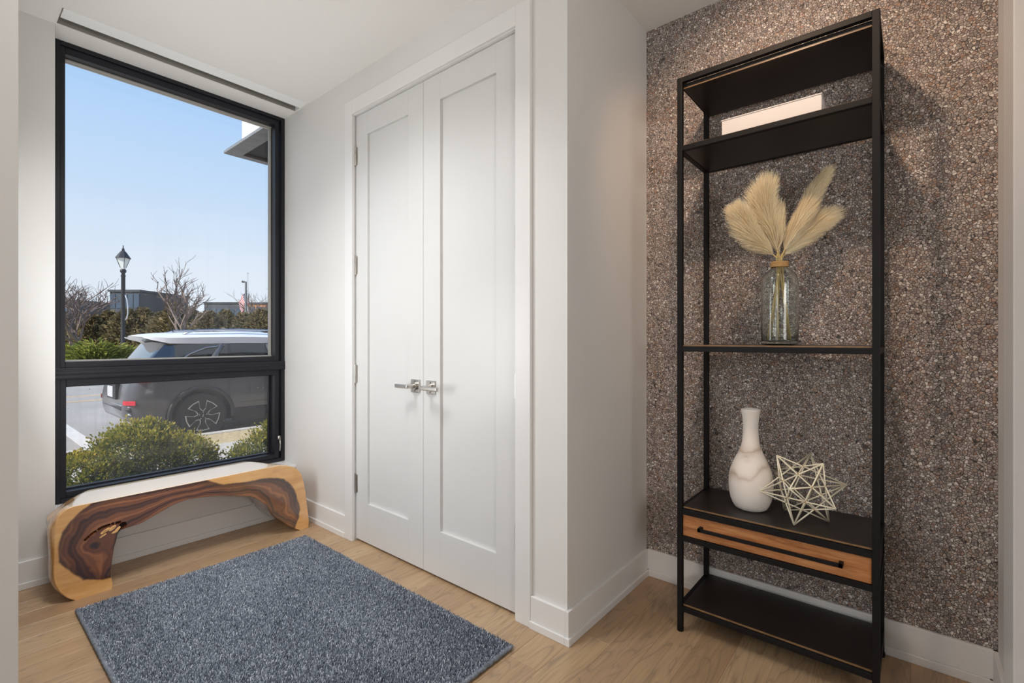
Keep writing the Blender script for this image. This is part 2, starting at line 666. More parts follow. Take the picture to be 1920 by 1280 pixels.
# casing around the double door
CX = 1.53
for n_, (y0, y1, z0, z1), lb in (('trim_1', (2.471, 2.548, 0, 2.54), 'left white door casing of the double closet door'),
                                  ('trim_2', (1.256, 2.471, 2.457, 2.54), 'head casing above the double closet door'),
                                  ('trim_3', (1.180, 1.256, 0, 2.54), 'right white door casing of the double closet door')):
    struct(n_, MB().box(CX, XW, y0, y1, z0, z1), M['trim'], lb, 'trim', bevel=.0015)
# jamb lining
struct('trim_6', MB().box(CX + .012, 1.66, 2.479, 2.49, 0, 2.457).box(CX + .012, 1.66, 1.256, 1.267, 0, 2.457).box(CX + .012, 1.66, 1.267, 2.479, 2.4535, 2.462),
       M['trim'], 'white door jamb lining of the closet opening', 'trim')
struct('wall_closet_inside', MB().box(1.70, 1.72, 1.2, 2.55, 0, 2.5), M['gap'], 'dark closet interior behind the double door', 'wall')


# baseboards with shoe moulding
def baseboard(name, p0, p1, nrm, label, grow=False):
    """p0-p1 along the wall, nrm points into the room; grow lets it wrap an outer corner at p0"""
    mb = MB()
    for t, z0, z1 in ((.014, .030, .127), (.022, 0, .030)):
        (x0, y0), (x1, y1) = p0, p1
        if grow:
            x0 -= t
        a, b = sorted((x0, x1)), sorted((y0, y1))
        if nrm[0]:
            q = sorted((x0, x0 + nrm[0] * t))
            mb.box(q[0], q[1], b[0], b[1], z0, z1)
        else:
            q = sorted((y0, y0 + nrm[1] * t))
            mb.box(a[0], a[1], q[0], q[1], z0, z1)
    return struct(name, mb, M['trim'], label, 'baseboard', bevel=.002)


baseboard('baseboard_window', (.132, YW), (XW, YW), (0, -1), 'white baseboard under the window behind the bench')
baseboard('baseboard_closet_left', (XW, 2.548), (XW, YW), (-1, 0), 'white baseboard between window corner and closet door')
baseboard('baseboard_closet_right', (XW, YR), (XW, 1.180), (-1, 0), 'white baseboard between closet door and outer corner')
baseboard('baseboard_niche', (XW, YR), (XA, YR), (0, -1), 'white baseboard running into the niche', True)
baseboard('baseboard_mica', (XA, YN), (XA, YR), (-1, 0), 'white baseboard under the mica chip wall')
baseboard('baseboard_right', (1.97, YN), (XA, YN), (0, 1), 'white baseboard of the short right wall')

# roller shade in its ceiling slot
rs = thing('roller_shade', (.95, 3.06, CEIL), 'white roller shade tucked into the ceiling slot above the window', 'shade')
link('hem_panel', MB().box(SX0 + .004, SX1 - .002, SY0 + .002, 3.102, CEIL - .002, CEIL + .014), M['shade'], rs, bevel=.002)
link('pocket_shadow_liner', MB().box(SX0, SX1, SY0, SY1, CEIL + .09, CEIL + .098).box(SX0, SX1, SY1 - .004, SY1, CEIL + .002, CEIL + .09), M['slot'], ceiling)  # liner added to carry the slot's shadow as grey
link('roller_tube', MB().tube([(SX0 + .02, 3.06, CEIL + .032), (SX1 - .02, 3.06, CEIL + .032)], .017, 12), M['shade'], rs, smooth=True)

# ------------------------------------------------------------------ window
win = thing('window_1', (.965, WY, .325), 'tall dark framed window with a low sash under the big pane', 'window', kind='structure')
fd = .13            # frame depth
GY = 3.425          # glass plane
ZB, ZTOP = .325, CEIL


def bar(name, x0, x1, y0, y1, z0, z1, mat='frame', par=win, bv=.002):
    return link(name, MB().box(x0, x1, y0, y1, z0, z1), M[mat], par, bevel=bv)


bar('frame_side', FX0, FX0 + .022, WY, WY + fd, ZB, ZTOP)
bar('frame_side', FX1 - .024, FX1, WY, WY + fd, ZB, ZTOP)
bar('frame_head', FX0 + .022, FX1 - .024, WY, WY + fd, ZTOP - .022, ZTOP)
bar('frame_foot', FX0 + .022, FX1 - .024, WY, WY + fd, ZB, ZB + .02)
# mullion with two grooves
bar('mullion', FX0, FX1, WY - .006, WY + fd, .955, 1.014)
bar('mullion_bead', FX0 + .001, FX1 - .002, WY - .010, WY - .004, .981, .994)
bar('mullion_bead', FX0 + .001, FX1 - .002, WY - .010, WY - .004, .960, .972)
for (z0, z1, nm) in ((1.014, ZTOP - .022, 'upper_sash'), (ZB + .02, .955, 'lower_sash')):
    x0, x1 = FX0 + .022, FX1 - .024
    up = nm == 'upper_sash'
    sw = .020 if up else .024
    xs0, xs1 = x0, x1 - .010
    sb = .036
    s_ = link(nm, MB().box(xs0, xs0 + sw, WY + .012, WY + .085, z0, z1).box(xs1 - sw - .006, xs1, WY + .012, WY + .085, z0, z1)
              .box(xs0 + sw, xs1 - sw - .006, WY + .012, WY + .085, z1 - sb, z1).box(xs0 + sw, xs1 - sw - .006, WY + .012, WY + .085, z0, z0 + (.032 if up else .030)),
              M['frame'], win, bevel=.002)
    bx0, bx1, bz0, bz1 = xs0 + sw, xs1 - sw - .006, z0 + (.032 if up else .030), z1 - sb
    bd = .007
    link('glazing_bead', MB().box(bx0, bx0 + .003, WY + .07, GY + .012, bz0, bz1).box(bx1 - bd - .004, bx1, WY + .078, GY + .012, bz0, bz1)
         .box(bx0, bx1, WY + .07, GY + .012, bz1 - bd, bz1).box(bx0, bx1, WY + .07, GY + .012, bz0, bz0 + bd), M['gasket'] if up else M['frame'], s_)
    link('pane', MB().box(bx0, bx1, GY, GY + .006, bz0, bz1), M['glass'], s_)
    if not up:
        link('insect_screen', MB().box(bx0, bx1, GY + .014, GY + .0145, bz0, bz1), M['screen'], s_)
ck = MB().box(1.500, 1.517, WY - .004, WY + .014, .475, .50).tube([(1.509, WY - .006, .487), (1.507, WY - .018, .45), (1.505, WY - .016, .40)], [.005, .004, .005], 8)
link('crank_handle', ck, M['nickel'], win, smooth=True)
struct('wall_facade', MB().box(-3, .372, 3.5, 3.7, -.4, 6).box(1.63, 1.7, 3.5, 3.7, -.4, 3.0).box(.372, 1.7, 3.5, 3.7, 3.0, 6).box(.372, 1.7, 3.5, 3.62, -.4, .31)
       .box(1.7, 9, 3.5, 3.7, -.4, 6), plain('brown_facade_brick', (150, 108, 84), .8, .15, 30), 'outer face of the house around the window', 'facade')

# ------------------------------------------------------------------ double closet door
DX = 1.559


def door_leaf(name, y0, y1, hinge_y, label):
    d = thing(name, (DX, (y0 + y1) / 2, 0), label, 'door', kind='structure')
    z0, z1 = .012, 2.4505
    sw, tr, br = .118, .130, .222
    if hinge_y > 1.8:
        pa, pb = 1.996, 2.359
    else:
        pa, pb = 1.388, 1.750
    pz0, pz1 = .231, 2.323
    for a, b in ((y0, pa), (pb, y1)):
        link('stile', MB().box(DX, DX + .035, a, b, z0, z1), M['door'], d, bevel=.0008)
    link('rail', MB().box(DX, DX + .035, pa, pb, z0, pz0), M['door'], d, bevel=.0008)
    link('rail', MB().box(DX, DX + .035, pa, pb, pz1, z1), M['door'], d, bevel=.0008)
    link('panel', MB().box(DX + .014, DX + .03, pa - .004, pb + .004, pz0 - .004, pz1 + .004), M['door'], d)
    for hz in (2.220, 1.590, .963, .330):
        hm = MB()
        s_ = 1 if hinge_y > 1.8 else -1
        for i in range(3):
            a = hz - .052 + i * .0352
            hm.tube([(DX - .006, hinge_y, a), (DX - .006, hinge_y, a + .0335)], .0062, 12)
        hm.tube([(DX - .006, hinge_y, hz - .056), (DX - .006, hinge_y, hz - .052)], .0045, 8)
        hm.tube([(DX - .006, hinge_y, hz + .053), (DX - .006, hinge_y, hz + .057)], .0045, 8)
        hm.box(DX - .003, DX - .0005, hinge_y - (.016 if s_ > 0 else 0), hinge_y + (0 if s_ > 0 else .016), hz - .05, hz + .05)
        h_ = link('hinge', hm, M['nickel'], d)
        auto_smooth(h_)
        h_['label'] = 'satin nickel butt hinge'
    return d


d1 = door_leaf('door_1', 1.8755, 2.477, 2.472, 'left white leaf of the double closet door')
d2 = door_leaf('door_2', 1.269, 1.8735, 1.264, 'right white leaf of the double closet door')


def lever(d, yc, tip_y):
    h = link('lever_handle', MB().box(DX - .008, DX, yc - .033, yc + .033, .893, .959), M['nickel'], d, bevel=.002)
    h['label'] = 'brushed nickel lever on a square rosette'
    s_ = 1 if tip_y > yc else -1
    n_ = MB().tube([(DX - .008, yc, .927), (DX - .020, yc, .927)], .021, 20).tube([(DX - .018, yc, .927), (DX - .058, yc, .927)], .0105, 16)
    n_ = link('neck', n_, M['nickel'], h)
    auto_smooth(n_)
    a, b = sorted((yc - s_ * .010, tip_y))
    link('lever', MB().box(DX - .068, DX - .053, a, b, .917, .936), M['nickel'], h, bevel=.004, seg=3)
    link('screw_hole', MB().tube([(DX - .0085, yc, .951), (DX - .0078, yc, .951)], .0032, 10).tube([(DX - .0085, yc, .902), (DX - .0078, yc, .902)], .0032, 10), M['gap'], h)


lever(d1, 1.930, 2.020)
lever(d2, 1.812, 1.700)
# ball catches at the head
link('ball_catch', MB().box(DX + .004, DX + .022, 1.90, 1.945, 2.4475, 2.4535), M['nickel'], d1)
link('ball_catch', MB().box(DX + .004, DX + .022, 1.78, 1.83, 2.4475, 2.4535), M['nickel'], d2)

# ================================================================== BENCH
YB = 2.86
outer = [(.398, 0), (.371, .023), (.343, .067), (.330, .109), (.328, .144), (.329, .186), (.330, .241), (.331, .295), (.334, .345), (.340, .384), (.356, .405),
         (.384, .418), (.62, .418), (.95, .418), (1.295, .418), (1.339, .407), (1.375, .392), (1.407, .369), (1.426, .339), (1.44, .288), (1.452, .221), (1.462, .136), (1.474, .049), (1.472, 0)]
inner = [(1.421, 0), (1.366, .037), (1.321, .08), (1.278, .119), (1.248, .162), (1.222, .208), (1.181, .247), (1.144, .276), (1.058, .301), (.969, .324), (.912, .334), (.83, .342),
         (.77, .331), (.723, .312), (.68, .295), (.638, .276), (.589, .271), (.558, .268), (.545, .261), (.539, .226), (.53, .191), (.524, .144), (.520, .108), (.519, .054), (.526, .021), (.525, 0)]
heart_poly = [(.518, .052), (.47, .057), (.422, .078), (.394, .112), (.339, .189), (.337, .248), (.352, .321), (.383, .362), (.414, .394), (.454, .424), (.50, .44), (.90, .44), (.933, .410),
              (.998, .378), (1.058, .374), (1.12, .366), (1.197, .368), (1.252, .36), (1.321, .338), (1.366, .296), (1.398, .234), (1.412, .176), (1.424, .123), (1.417, .079), (1.394, .031),
              (1.38, -.03), (1.2, -.03), (.9, .2), (.6, .2), (.56, .05)]
slit1 = [(.414, .247), (.430, .252), (.456, .273), (.487, .289), (.522, .297), (.552, .296), (.580, .314), (.556, .309), (.520, .309), (.486, .303), (.452, .285), (.428, .264)]
slit2 = [(.454, .240), (.478, .250), (.502, .262), (.512, .271), (.497, .268), (.470, .254)]
mouth = [(.548, .262), (.568, .268), (.582, .280), (.574, .300), (.558, .300), (.548, .286)]


def resample(poly, step, closed=False):
    pts = np.array(poly, float)
    if closed:
        pts = np.vstack([pts, pts[:1]])
    d = np.r_[0, np.cumsum(np.hypot(*np.diff(pts, axis=0).T))]
    n = max(2, int(round(d[-1] / step)))
    t = np.linspace(0, d[-1], n + 1)
    return np.c_[np.interp(t, d, pts[:, 0]), np.interp(t, d, pts[:, 1])]


def smooth_open(p, it=2):
    p = p.copy()
    for _ in range(it):
        p[1:-1] = .25 * p[:-2] + .5 * p[1:-1] + .25 * p[2:]
    return p


def dist_poly(P, poly, closed=True):
    P = np.asarray(P)
    poly = np.asarray(poly)
    A = poly
    B = np.roll(poly, -1, axis=0) if closed else poly[1:]
    if not closed:
        A = poly[:-1]
    best = np.full(len(P), 1e9)
    for a, b in zip(A, B):
        ab = b - a
        t = np.clip(((P - a) @ ab) / max(ab @ ab, 1e-12), 0, 1)
        q = a + t[:, None] * ab
        best = np.minimum(best, np.hypot(*(P - q).T))
    return best


def inside(P, poly):
    P = np.asarray(P)
    x, y = P.T
    r = np.zeros(len(P), bool)
    n = len(poly)
    j = n - 1
    for i in range(n):
        xi, yi = poly[i]
        xj, yj = poly[j]
        c = ((yi > y) != (yj > y)) & (x < (xj - xi) * (y - yi) / (yj - yi + 1e-15) + xi)
        r ^= c
        j = i
    return r


ro = smooth_open(resample(outer, .010), 3)
ri = smooth_open(resample(inner, .010), 2)
OUT = np.vstack([ro, ri])
nO = len(OUT)
# front face: constrained triangulation with an inner grid and the crack outlines
gx, gz = np.meshgrid(np.arange(.32, 1.49, .008), np.arange(0.004, .43, .008))
G = np.c_[gx.ravel(), gz.ravel()]
G = G + rng.uniform(-.001, .001, G.shape)
G = G[inside(G, OUT)]
G = G[dist_poly(G, OUT) > .004]
cracks = [resample(c, .004, True)[:-1] for c in (slit1, slit2, mouth)]
for c in cracks:
    G = G[dist_poly(G, c) > .003]
pts = [Vector(p) for p in np.vstack([OUT] + cracks + [G])]
edges = [(i, (i + 1) % nO) for i in range(nO)]
off = nO
for c in cracks:
    edges += [(off + i, off + (i + 1) % len(c)) for i in range(len(c))]
    off += len(c)
dv, de, df, dvo, deo, dfo = delaunay_2d_cdt(pts, edges, [], 0, 1e-6)
DV = np.array([tuple(p) for p in dv])
tri = np.array([f for f in df if len(f) == 3])
cen = DV[tri].mean(axis=1)
tri = tri[inside(cen, OUT)]
cen = DV[tri].mean(axis=1)
# boundary index mapping from input to output
b_idx = []
for i in range(nO):
    b_idx.append(int(np.argmin(np.hypot(*(DV - OUT[i]).T))))
Y = np.full(len(DV), YB)
for c, dep in zip(cracks, (.035, .03, .045)):
    ins = inside(DV, c) & (dist_poly(DV, c) > .0008)
    Y[ins] += dep * np.clip(dist_poly(DV[ins], c) / .004, .25, 1)
V = np.c_[DV[:, 0], Y, DV[:, 1]]
F = [tuple(t) for t in tri]


def bench_warp(x, z, s):
    """the log narrows at its two ends towards the wall and bulges below"""
    sm = lambda v: np.clip(v, 0, 1)
    nx = x - .016 * np.sin(PI * min(s * 2, 1)) * sm((.42 - x) / .08)
    nx = nx + .095 * s * sm((.56 - x) / .16) * sm((z - .33) / .08)
    nx = nx + .03 * s * sm((.42 - x) / .08) * sm((.3 - z) / .1)
    nx = nx - .095 * s * sm((x - 1.12) / .16) * sm((z - .26) / .12)
    nx = nx - .03 * s * sm((x - 1.40) / .06) * sm((.3 - z) / .2)
    return nx


ys = [0, .004, .02, .05, .10, .16, .22, .262, .275]
ins_ = [0, -.003, -.004, -.004, -.003, -.003, -.003, -.001, .006]
nrmO = np.roll(OUT, -1, axis=0) - np.roll(OUT, 1, axis=0)
nrmO = np.c_[nrmO[:, 1], -nrmO[:, 0]]
nrmO /= np.linalg.norm(nrmO, axis=1)[:, None]
area2 = np.sum(OUT[:, 0] * np.roll(OUT[:, 1], -1) - np.roll(OUT[:, 0], -1) * OUT[:, 1])
if area2 < 0:
    nrmO = -nrmO
VV = [tuple(p) for p in V]
prev = b_idx
for k in range(1, len(ys)):
    s = ys[k] / ys[-1]
    P = OUT - nrmO * ins_[k]
    P[:, 1] = np.clip(P[:, 1], 0, .4195)
    X = bench_warp(P[:, 0], P[:, 1], s)
    base = len(VV)
    for i in range(nO):
        VV.append((X[i], YB + ys[k], P[i, 1]))
    cur = list(range(base, base + nO))
    for i in range(nO):
        j = (i + 1) % nO
        F.append((prev[i], prev[j], cur[j], cur[i]))
    prev = cur
F.append(tuple(prev))
me = bpy.data.meshes.new('bench')
me.from_pydata(VV, [], F)
A_ = np.array(VV)[:, [0, 2]]
hd = dist_poly(A_, np.array(heart_poly)) * np.where(inside(A_, heart_poly), 1, -1)
hd[len(V) + nO:] = np.where(A_[len(V) + nO:, 1] < .33, hd[len(V) + nO:], -.05)
side_out = np.zeros(len(VV), bool)
for k in range(1, len(ys)):
    a = len(V) + (k - 1) * nO
    hd[a:a + len(ro)] = -.05
do = dist_poly(A_, ro, False)
di = dist_poly(A_, ri, False)
fl = do / (do + di + 1e-6)
rr = np.hypot(A_[:, 0] - .452, (A_[:, 1] - .225) * 1.1)
wgt = np.exp(-(rr / .105) ** 2)
fl = fl * (1 - wgt * .9) + wgt * .9 * (.75 - rr * 3.2 + .8 * (A_[:, 1] - .2))
rr2 = np.hypot((A_[:, 0] - 1.31) * 1.1, (A_[:, 1] - .19))
wg2 = np.exp(-(rr2 / .08) ** 2)
fl = fl * (1 - wg2 * .8) + wg2 * .8 * (.8 - rr2 * 3 + .8 * (A_[:, 0] - 1.3))
pt_attr(me, 'heart', hd)
pt_attr(me, 'flow', fl)
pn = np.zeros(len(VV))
pn[len(V):] = np.clip((A_[len(V):, 1] - .412) / .004, 0, 1)  # mask of the upper face that takes the painted reflection
pt_attr(me, 'top_reflection', pn)
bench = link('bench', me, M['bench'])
bm = bmesh.new()
bm.from_mesh(me)
bmesh.ops.recalc_face_normals(bm, faces=bm.faces)
bm.to_mesh(me)
bm.free()
auto_smooth(bench, 28)
tag(bench, 'live-edge wooden arch bench with dark swirling heartwood under the window', 'bench')
hm = MB()
for c, dep in zip(cracks, (.034, .029, .044)):
    c2 = c[::2]
    hm.prism([tuple(p) for p in c2], YB + dep * .55, YB + dep * .55 + .002, 'y')
link('hollow', hm, M['hollow'], bench)
for (px, pz, L, a, wd) in ((.500, .278, .040, .55, .007), (.526, .283, .034, .62, .008), (.545, .272, .030, .75, .006), (.492, .258, .030, .5, .004), (.535, .262, .026, .25, .005)):
    mb = MB()
    ca, sa = math.cos(a), math.sin(a)
    ring = []
    for t in np.linspace(0, 2 * PI, 10, endpoint=False):
        u, v_ = L / 2 * math.cos(t), wd * math.sin(t)
        ring.append((px + u * ca - v_ * sa, pz + u * sa + v_ * ca))
    mb.prism(ring, YB - .004, YB + .012, 'y')
    link('splinter', mb, M['splinter'], bench, bevel=.002)

# ================================================================== RUG
RX0, RX1, RY0, RY1 = .385, 1.385, 1.152, 2.728
rug = thing('rug', ((RX0 + RX1) / 2, (RY0 + RY1) / 2, 0), 'blue-grey cut-pile rug on the oak floor before the closet door', 'rug')
link('backing', MB().box(RX0 + .004, RX1 - .004, RY0 + .004, RY1 - .004, .001, .008), M['backing'], rug)


def cord(path):
    P = resample(path, .012)
    vs = []
    mb = MB()
    pts_ = [(p[0], p[1], .010 + .0012 * math.sin(i * 1.7)) for i, p in enumerate(P)]
    mb.tube(pts_, [.0082 + .0014 * math.sin(i * 2.1) for i in range(len(P))], 8)
    return mb


link('binding', cord([(RX0, RY1), (RX0, RY0)]), M['binding'], rug, smooth=True)
link('binding', cord([(RX0, RY0), (RX1, RY0)]), M['binding'], rug, smooth=True)
sx = .0038
nx_, ny_ = int((RX1 - RX0) / sx), int((RY1 - RY0) / sx)
ux, uy = np.meshgrid(np.arange(nx_), np.arange(ny_))
cx = RX0 + (ux.ravel() + .5 + rng.uniform(-.45, .45, ux.size)) * sx
cy = RY0 + (uy.ravel() + .5 + rng.uniform(-.45, .45, ux.size)) * sx
n = len(cx)
ang = rng.uniform(0, 2 * PI, n)
rad = rng.uniform(.0021, .0033, n)
h = rng.uniform(.016, .0215, n)
lean = rng.normal(0, .0026, (n, 2)) + np.array([.0008, -.0012])
base = np.stack([np.stack([cx + rad * np.cos(ang + k * 2 * PI / 3), cy + rad * np.sin(ang + k * 2 * PI / 3), np.full(n, .007)], -1) for k in range(3)], 1)
top = np.stack([np.stack([cx + lean[:, 0] + .38 * rad * np.cos(ang + k * 2 * PI / 3), cy + lean[:, 1] + .38 * rad * np.sin(ang + k * 2 * PI / 3), h], -1) for k in range(3)], 1)
VVn = np.concatenate([base, top], 1).reshape(-1, 3)
i0 = np.arange(n)[:, None] * 6
q = []
for a, b in ((0, 1), (1, 2), (2, 0)):
    q += [np.c_[i0 + a, i0 + b, i0 + b + 3], np.c_[i0 + a, i0 + b + 3, i0 + a + 3]]
q.append(np.c_[i0 + 3, i0 + 4, i0 + 5])
me = fast_mesh('pile', VVn, np.concatenate(q))
big_ = np.array([noise.noise(Vector((x * 5, y * 2.2, 3))) for x, y in zip(cx[::1], cy[::1])])
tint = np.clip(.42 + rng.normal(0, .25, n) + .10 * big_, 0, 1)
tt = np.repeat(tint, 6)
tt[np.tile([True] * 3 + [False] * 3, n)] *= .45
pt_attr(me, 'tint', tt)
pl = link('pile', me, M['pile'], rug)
pl['kind'] = 'stuff'

# ================================================================== SHELF UNIT
SXF, SXB, SYL, SYR = 1.905, 2.222, .709, .085     # post centres
PW = .010
sh = thing('shelving_unit', ((SXF + SXB) / 2, (SYL + SYR) / 2, 0), 'tall black metal shelving unit with one wooden drawer in the niche', 'shelf')
for (x, y) in ((SXF, SYL), (SXF, SYR), (SXB, SYL), (SXB, SYR)):
    p = link('post', MB().box(x - PW, x + PW, y - PW, y + PW, .016, 2.203), M['iron'], sh, bevel=.0015)
    f_ = link('foot', MB().tube([(x, y, 0), (x, y, .016)], .0125, 14), M['iron'], p)
    auto_smooth(f_)


def rails(z0, z1, which='frlb'):
    a, b = SXF, SXB
    if 'f' in which:
        link('rail', MB().box(SXF - PW, SXF + PW, SYR + PW, SYL - PW, z0, z1), M['iron'], sh, bevel=.0012)
    if 'b' in which:
        link('rail', MB().box(SXB - PW, SXB + PW, SYR + PW, SYL - PW, z0, z1), M['iron'], sh, bevel=.0012)
    if 'l' in which:
        link('rail', MB().box(SXF + PW, SXB - PW, SYL - PW, SYL + PW, z0, z1), M['iron'], sh, bevel=.0012)
    if 'r' in which:
        link('rail', MB().box(SXF + PW, SXB - PW, SYR - PW, SYR + PW, z0, z1), M['iron'], sh, bevel=.0012)


def shelf(z0, z1, edge=True, xf=None):
    xf = SXF + .004 if xf is None else xf
    s_ = link('shelf', MB().box(xf, SXB + .004, SYR + PW + .001, SYL - PW - .001, z0, z1), M['shelfwood'], sh, bevel=.0015)
    if edge:
        link('worn_edge', MB().box(xf - .004, xf, SYR + PW + .001, SYL - PW - .001, z1 - .005, z1), M['edgewood'], s_)


rails(2.183, 2.203)
shelf(2.162, 2.183, edge=False, xf=SXF + .0101)
link('edge_strip', MB().box(SXF + .0075, SXF + .0100, SYR + PW + .001, SYL - PW - .001, 2.162, 2.1655), M['edgewood'], sh)
rails(1.911, 1.931)
shelf(1.912, 1.935)
rails(1.114, 1.134)
shelf(1.116, 1.140)
rails(.468, .490)
shelf(.470, .497)
rails(.362, .382)
rails(.082, .102)
shelf(.085, .108)
# drawer
dr = link('drawer', MB().box(SXF - .002, SXF + .018, SYR + PW + .001, SYL - PW - .001, .383, .467), M['drawer'], sh, bevel=.0015)
link('drawer_box', MB().box(SXF + .018, SXB - .02, SYR + .02, SYL - .02, .386, .46), M['shelfwood'], dr)
hz = .428
hb = MB().box(1.872, 1.880, .170, .632, hz - .0065, hz + .0065).box(1.872, SXF, .170, .182, hz - .0065, hz + .0065).box(1.872, SXF, .620, .632, hz - .0065, hz + .0065)
link('pull_handle', hb, M['iron'], dr, bevel=.001)
link('drawer_side', MB().box(SXF + PW, SXB - PW, SYL - .006, SYL + .006, .383, .467), M['iron'], sh)
link('drawer_side', MB().box(SXF + PW, SXB - PW, SYR - .006, SYR + .006, .383, .467), M['iron'], sh)

# ------------------------------------------------------------------ white box
k = NM('white_patterned_paper', rough=.6)
v_ = k.coords('Object')
vn = k.math('LESS_THAN', k.voro(k.coords('Object', (1, 1, 1.6)), 55), .07)
k.set('color', k.mix(k.math('MULTIPLY', vn, .55), srgb(218, 212, 209), srgb(190, 184, 183)))
box = thing('storage_box', (2.03, .40, 1.935), 'flat white speckled paper box on the second shelf from the top', 'box')
link('tray', MB().box(1.962, 2.152, .238, .568, 1.935, 2.0115), k.m, box, bevel=.002)
link('lid', MB().box(1.960, 2.154, .236, .570, 2.0118, 2.016), k.m, box, bevel=.001)

# ------------------------------------------------------------------ wooden vase
k = NM('pale_turned_wood', rough=.55)
v_ = k.coords('Object', (1, 1, 1), rot=(.35, .25, 0))
sepx = k.n('ShaderNodeSeparateXYZ')
k.l(v_, sepx.inputs[0])
nw = k.noise(k.coords('Object'), 9, 3, .5, .4)
ph_ = k.math('ADD', k.math('MULTIPLY', sepx.outputs['Z'], 26), k.math('MULTIPLY', nw, 2.6))
ln = k.math('PINGPONG', ph_, 1.0)
mid = k.ramp(sepx.outputs['Z'], [(.10, (0, 0, 0)), (.16, (1, 1, 1)), (.24, (1, 1, 1)), (.30, (0, 0, 0))])
grain = k.math('MULTIPLY', k.math('MULTIPLY', k.math('POWER', ln, 3.0), .8), mid)
k.set('color', k.mix(grain, srgb(232, 224, 216), srgb(176, 150, 128)))
prof = [(.046, 0), (.058, .006), (.066, .02), (.0735, .04), (.0785, .07), (.0800, .10), (.0785, .125), (.074, .150), (.066, .172), (.057, .194), (.046, .216), (.0375, .237), (.0315, .258),
        (.0287, .283), (.0277, .31), (.0280, .335), (.0300, .36), (.0340, .382), (.0350, .388), (.0340, .391), (.0275, .3905), (.0255, .37), (.0240, .33)]
vs = MB().lathe(prof, (2.055, .486, .497), 48, True, True)
vase = link('wooden_vase', vs, k.m)
vase.data.transform(Matrix.Translation((-2.055, -.486, -.497)))
vase.location = (2.055, .486, .497)
auto_smooth(vase, 50)
tag(vase, 'pale turned wooden vase with slim neck on the drawer shelf', 'vase')

# ------------------------------------------------------------------ wire star
Rm = np.array([[.7925, .2137, -.5712], [-.6098, .2664, -.7465], [-.0074, .9399, .3414]])
ph = (1 + 5 ** .5) / 2
ico = []
for a in (-1, 1):
    for b in (-ph, ph):
        ico += [(0, a, b), (a, b, 0), (b, 0, a)]
ico = np.array(ico, float)
ico /= np.linalg.norm(ico[0])
th = math.radians(39.77)
Fw = np.array([math.cos(th), math.sin(th), 0])
Rt = np.array([math.sin(th), -math.cos(th), 0])
Up = np.array([0, 0, 1.])
P = ico @ Rm.T
R_ = .1428
tips = P * R_
zc = .497 - tips[:, 2].min() + .002
SC_ = np.array([2.045, .308, zc])
star = thing('wire_star', (SC_[0], SC_[1], .497), 'open geometric star of pale gold rods beside the wooden vase', 'ornament')
M['rod'] = plain('pale_gold_rod', (240, 232, 208), .4, .06, 60, metal=.15)
M['joint'] = plain('brass_joint', (196, 150, 92), .4, .1, 60, metal=.6)
D = np.linalg.norm(ico[:, None] - ico[None], axis=2)
lon = sorted(set(np.round(D.ravel(), 3)))
edge_len = lon[2]      # tip to tip along a pentagram line
jts = {}
for i in range(12):
    for j in range(i + 1, 12):
        if abs(D[i, j] - 1.7013) < .01:
            a, b = tips[i] + SC_, tips[j] + SC_
            link('rod', MB().tube([a, b], .0026, 6), M['rod'], star, smooth=True)
            for t in ((3 - 5 ** .5) / 2, 1 - (3 - 5 ** .5) / 2):
                p = a + (b - a) * t
                jts[tuple(np.round(p, 3))] = p
seen_j = []
for p in jts.values():
    if all(np.linalg.norm(p - q) > .004 for q in seen_j):
        seen_j.append(p)
for p in seen_j:
    link('joint', MB().tube([p - np.array([0, 0, .0035]), p + np.array([0, 0, .0035])], .0036, 8), M['joint'], star)

# ------------------------------------------------------------------ glass bottle with pampas
BC = (2.045, .383, 1.140)
k = NM('clear_bottle_glass', color=(.93, .97, .95, 1), rough=.02, trans=1.0, ior=1.45)
M['bottle'] = k.m
bt = thing('glass_bottle', BC, 'tall clear glass bottle with rope collar holding pampas plumes', 'bottle')
po = [(.045, 0), (.058, .002), (.062, .008), (.0625, .02), (.0625, .235), (.061, .25), (.055, .266), (.044, .279), (.030, .288), (.0255, .294), (.0255, .315), (.0285, .319), (.0285, .325), (.0255, .327)]
pin = [(.0225, .326), (.0225, .294), (.028, .2855), (.042, .276), (.053, .263), (.0588, .249), (.0602, .235), (.0602, .026), (.057, .018), (.03, .015)]
body = link('body', MB().lathe(po + pin, BC, 48, True, True), M['bottle'], bt)
auto_smooth(body, 60)
M['rope'] = plain('jute_rope', (184, 146, 98), .9, .2, 80, .6, 300)
for i in range(4):
    mb = MB()
    ring = [(BC[0] + .0285 * math.cos(t), BC[1] + .0285 * math.sin(t), BC[2] + .297 + i * .0052 + .0008 * math.sin(3 * t)) for t in np.linspace(0, 2 * PI, 37)]
    mb.tube(ring, .0028, 7, False)
    link('rope_turn', mb, M['rope'], bt, smooth=True)

M['plume'] = attr_ramp_mat('pampas_fluff', 'tint', [(0, (226, 202, 152)), (.5, (246, 228, 188)), (1, (254, 246, 224))], .9, sheen=.3)
M['stem'] = plain('dry_stem', (206, 182, 122), .7, .15, 40)


def lat(u, v, d=0):
    """offset to the right of the view, up, away"""
    return np.array([Rt[0] * u + Fw[0] * d, Rt[1] * u + Fw[1] * d, v])


neck = np.array([BC[0], BC[1], BC[2] + .325])


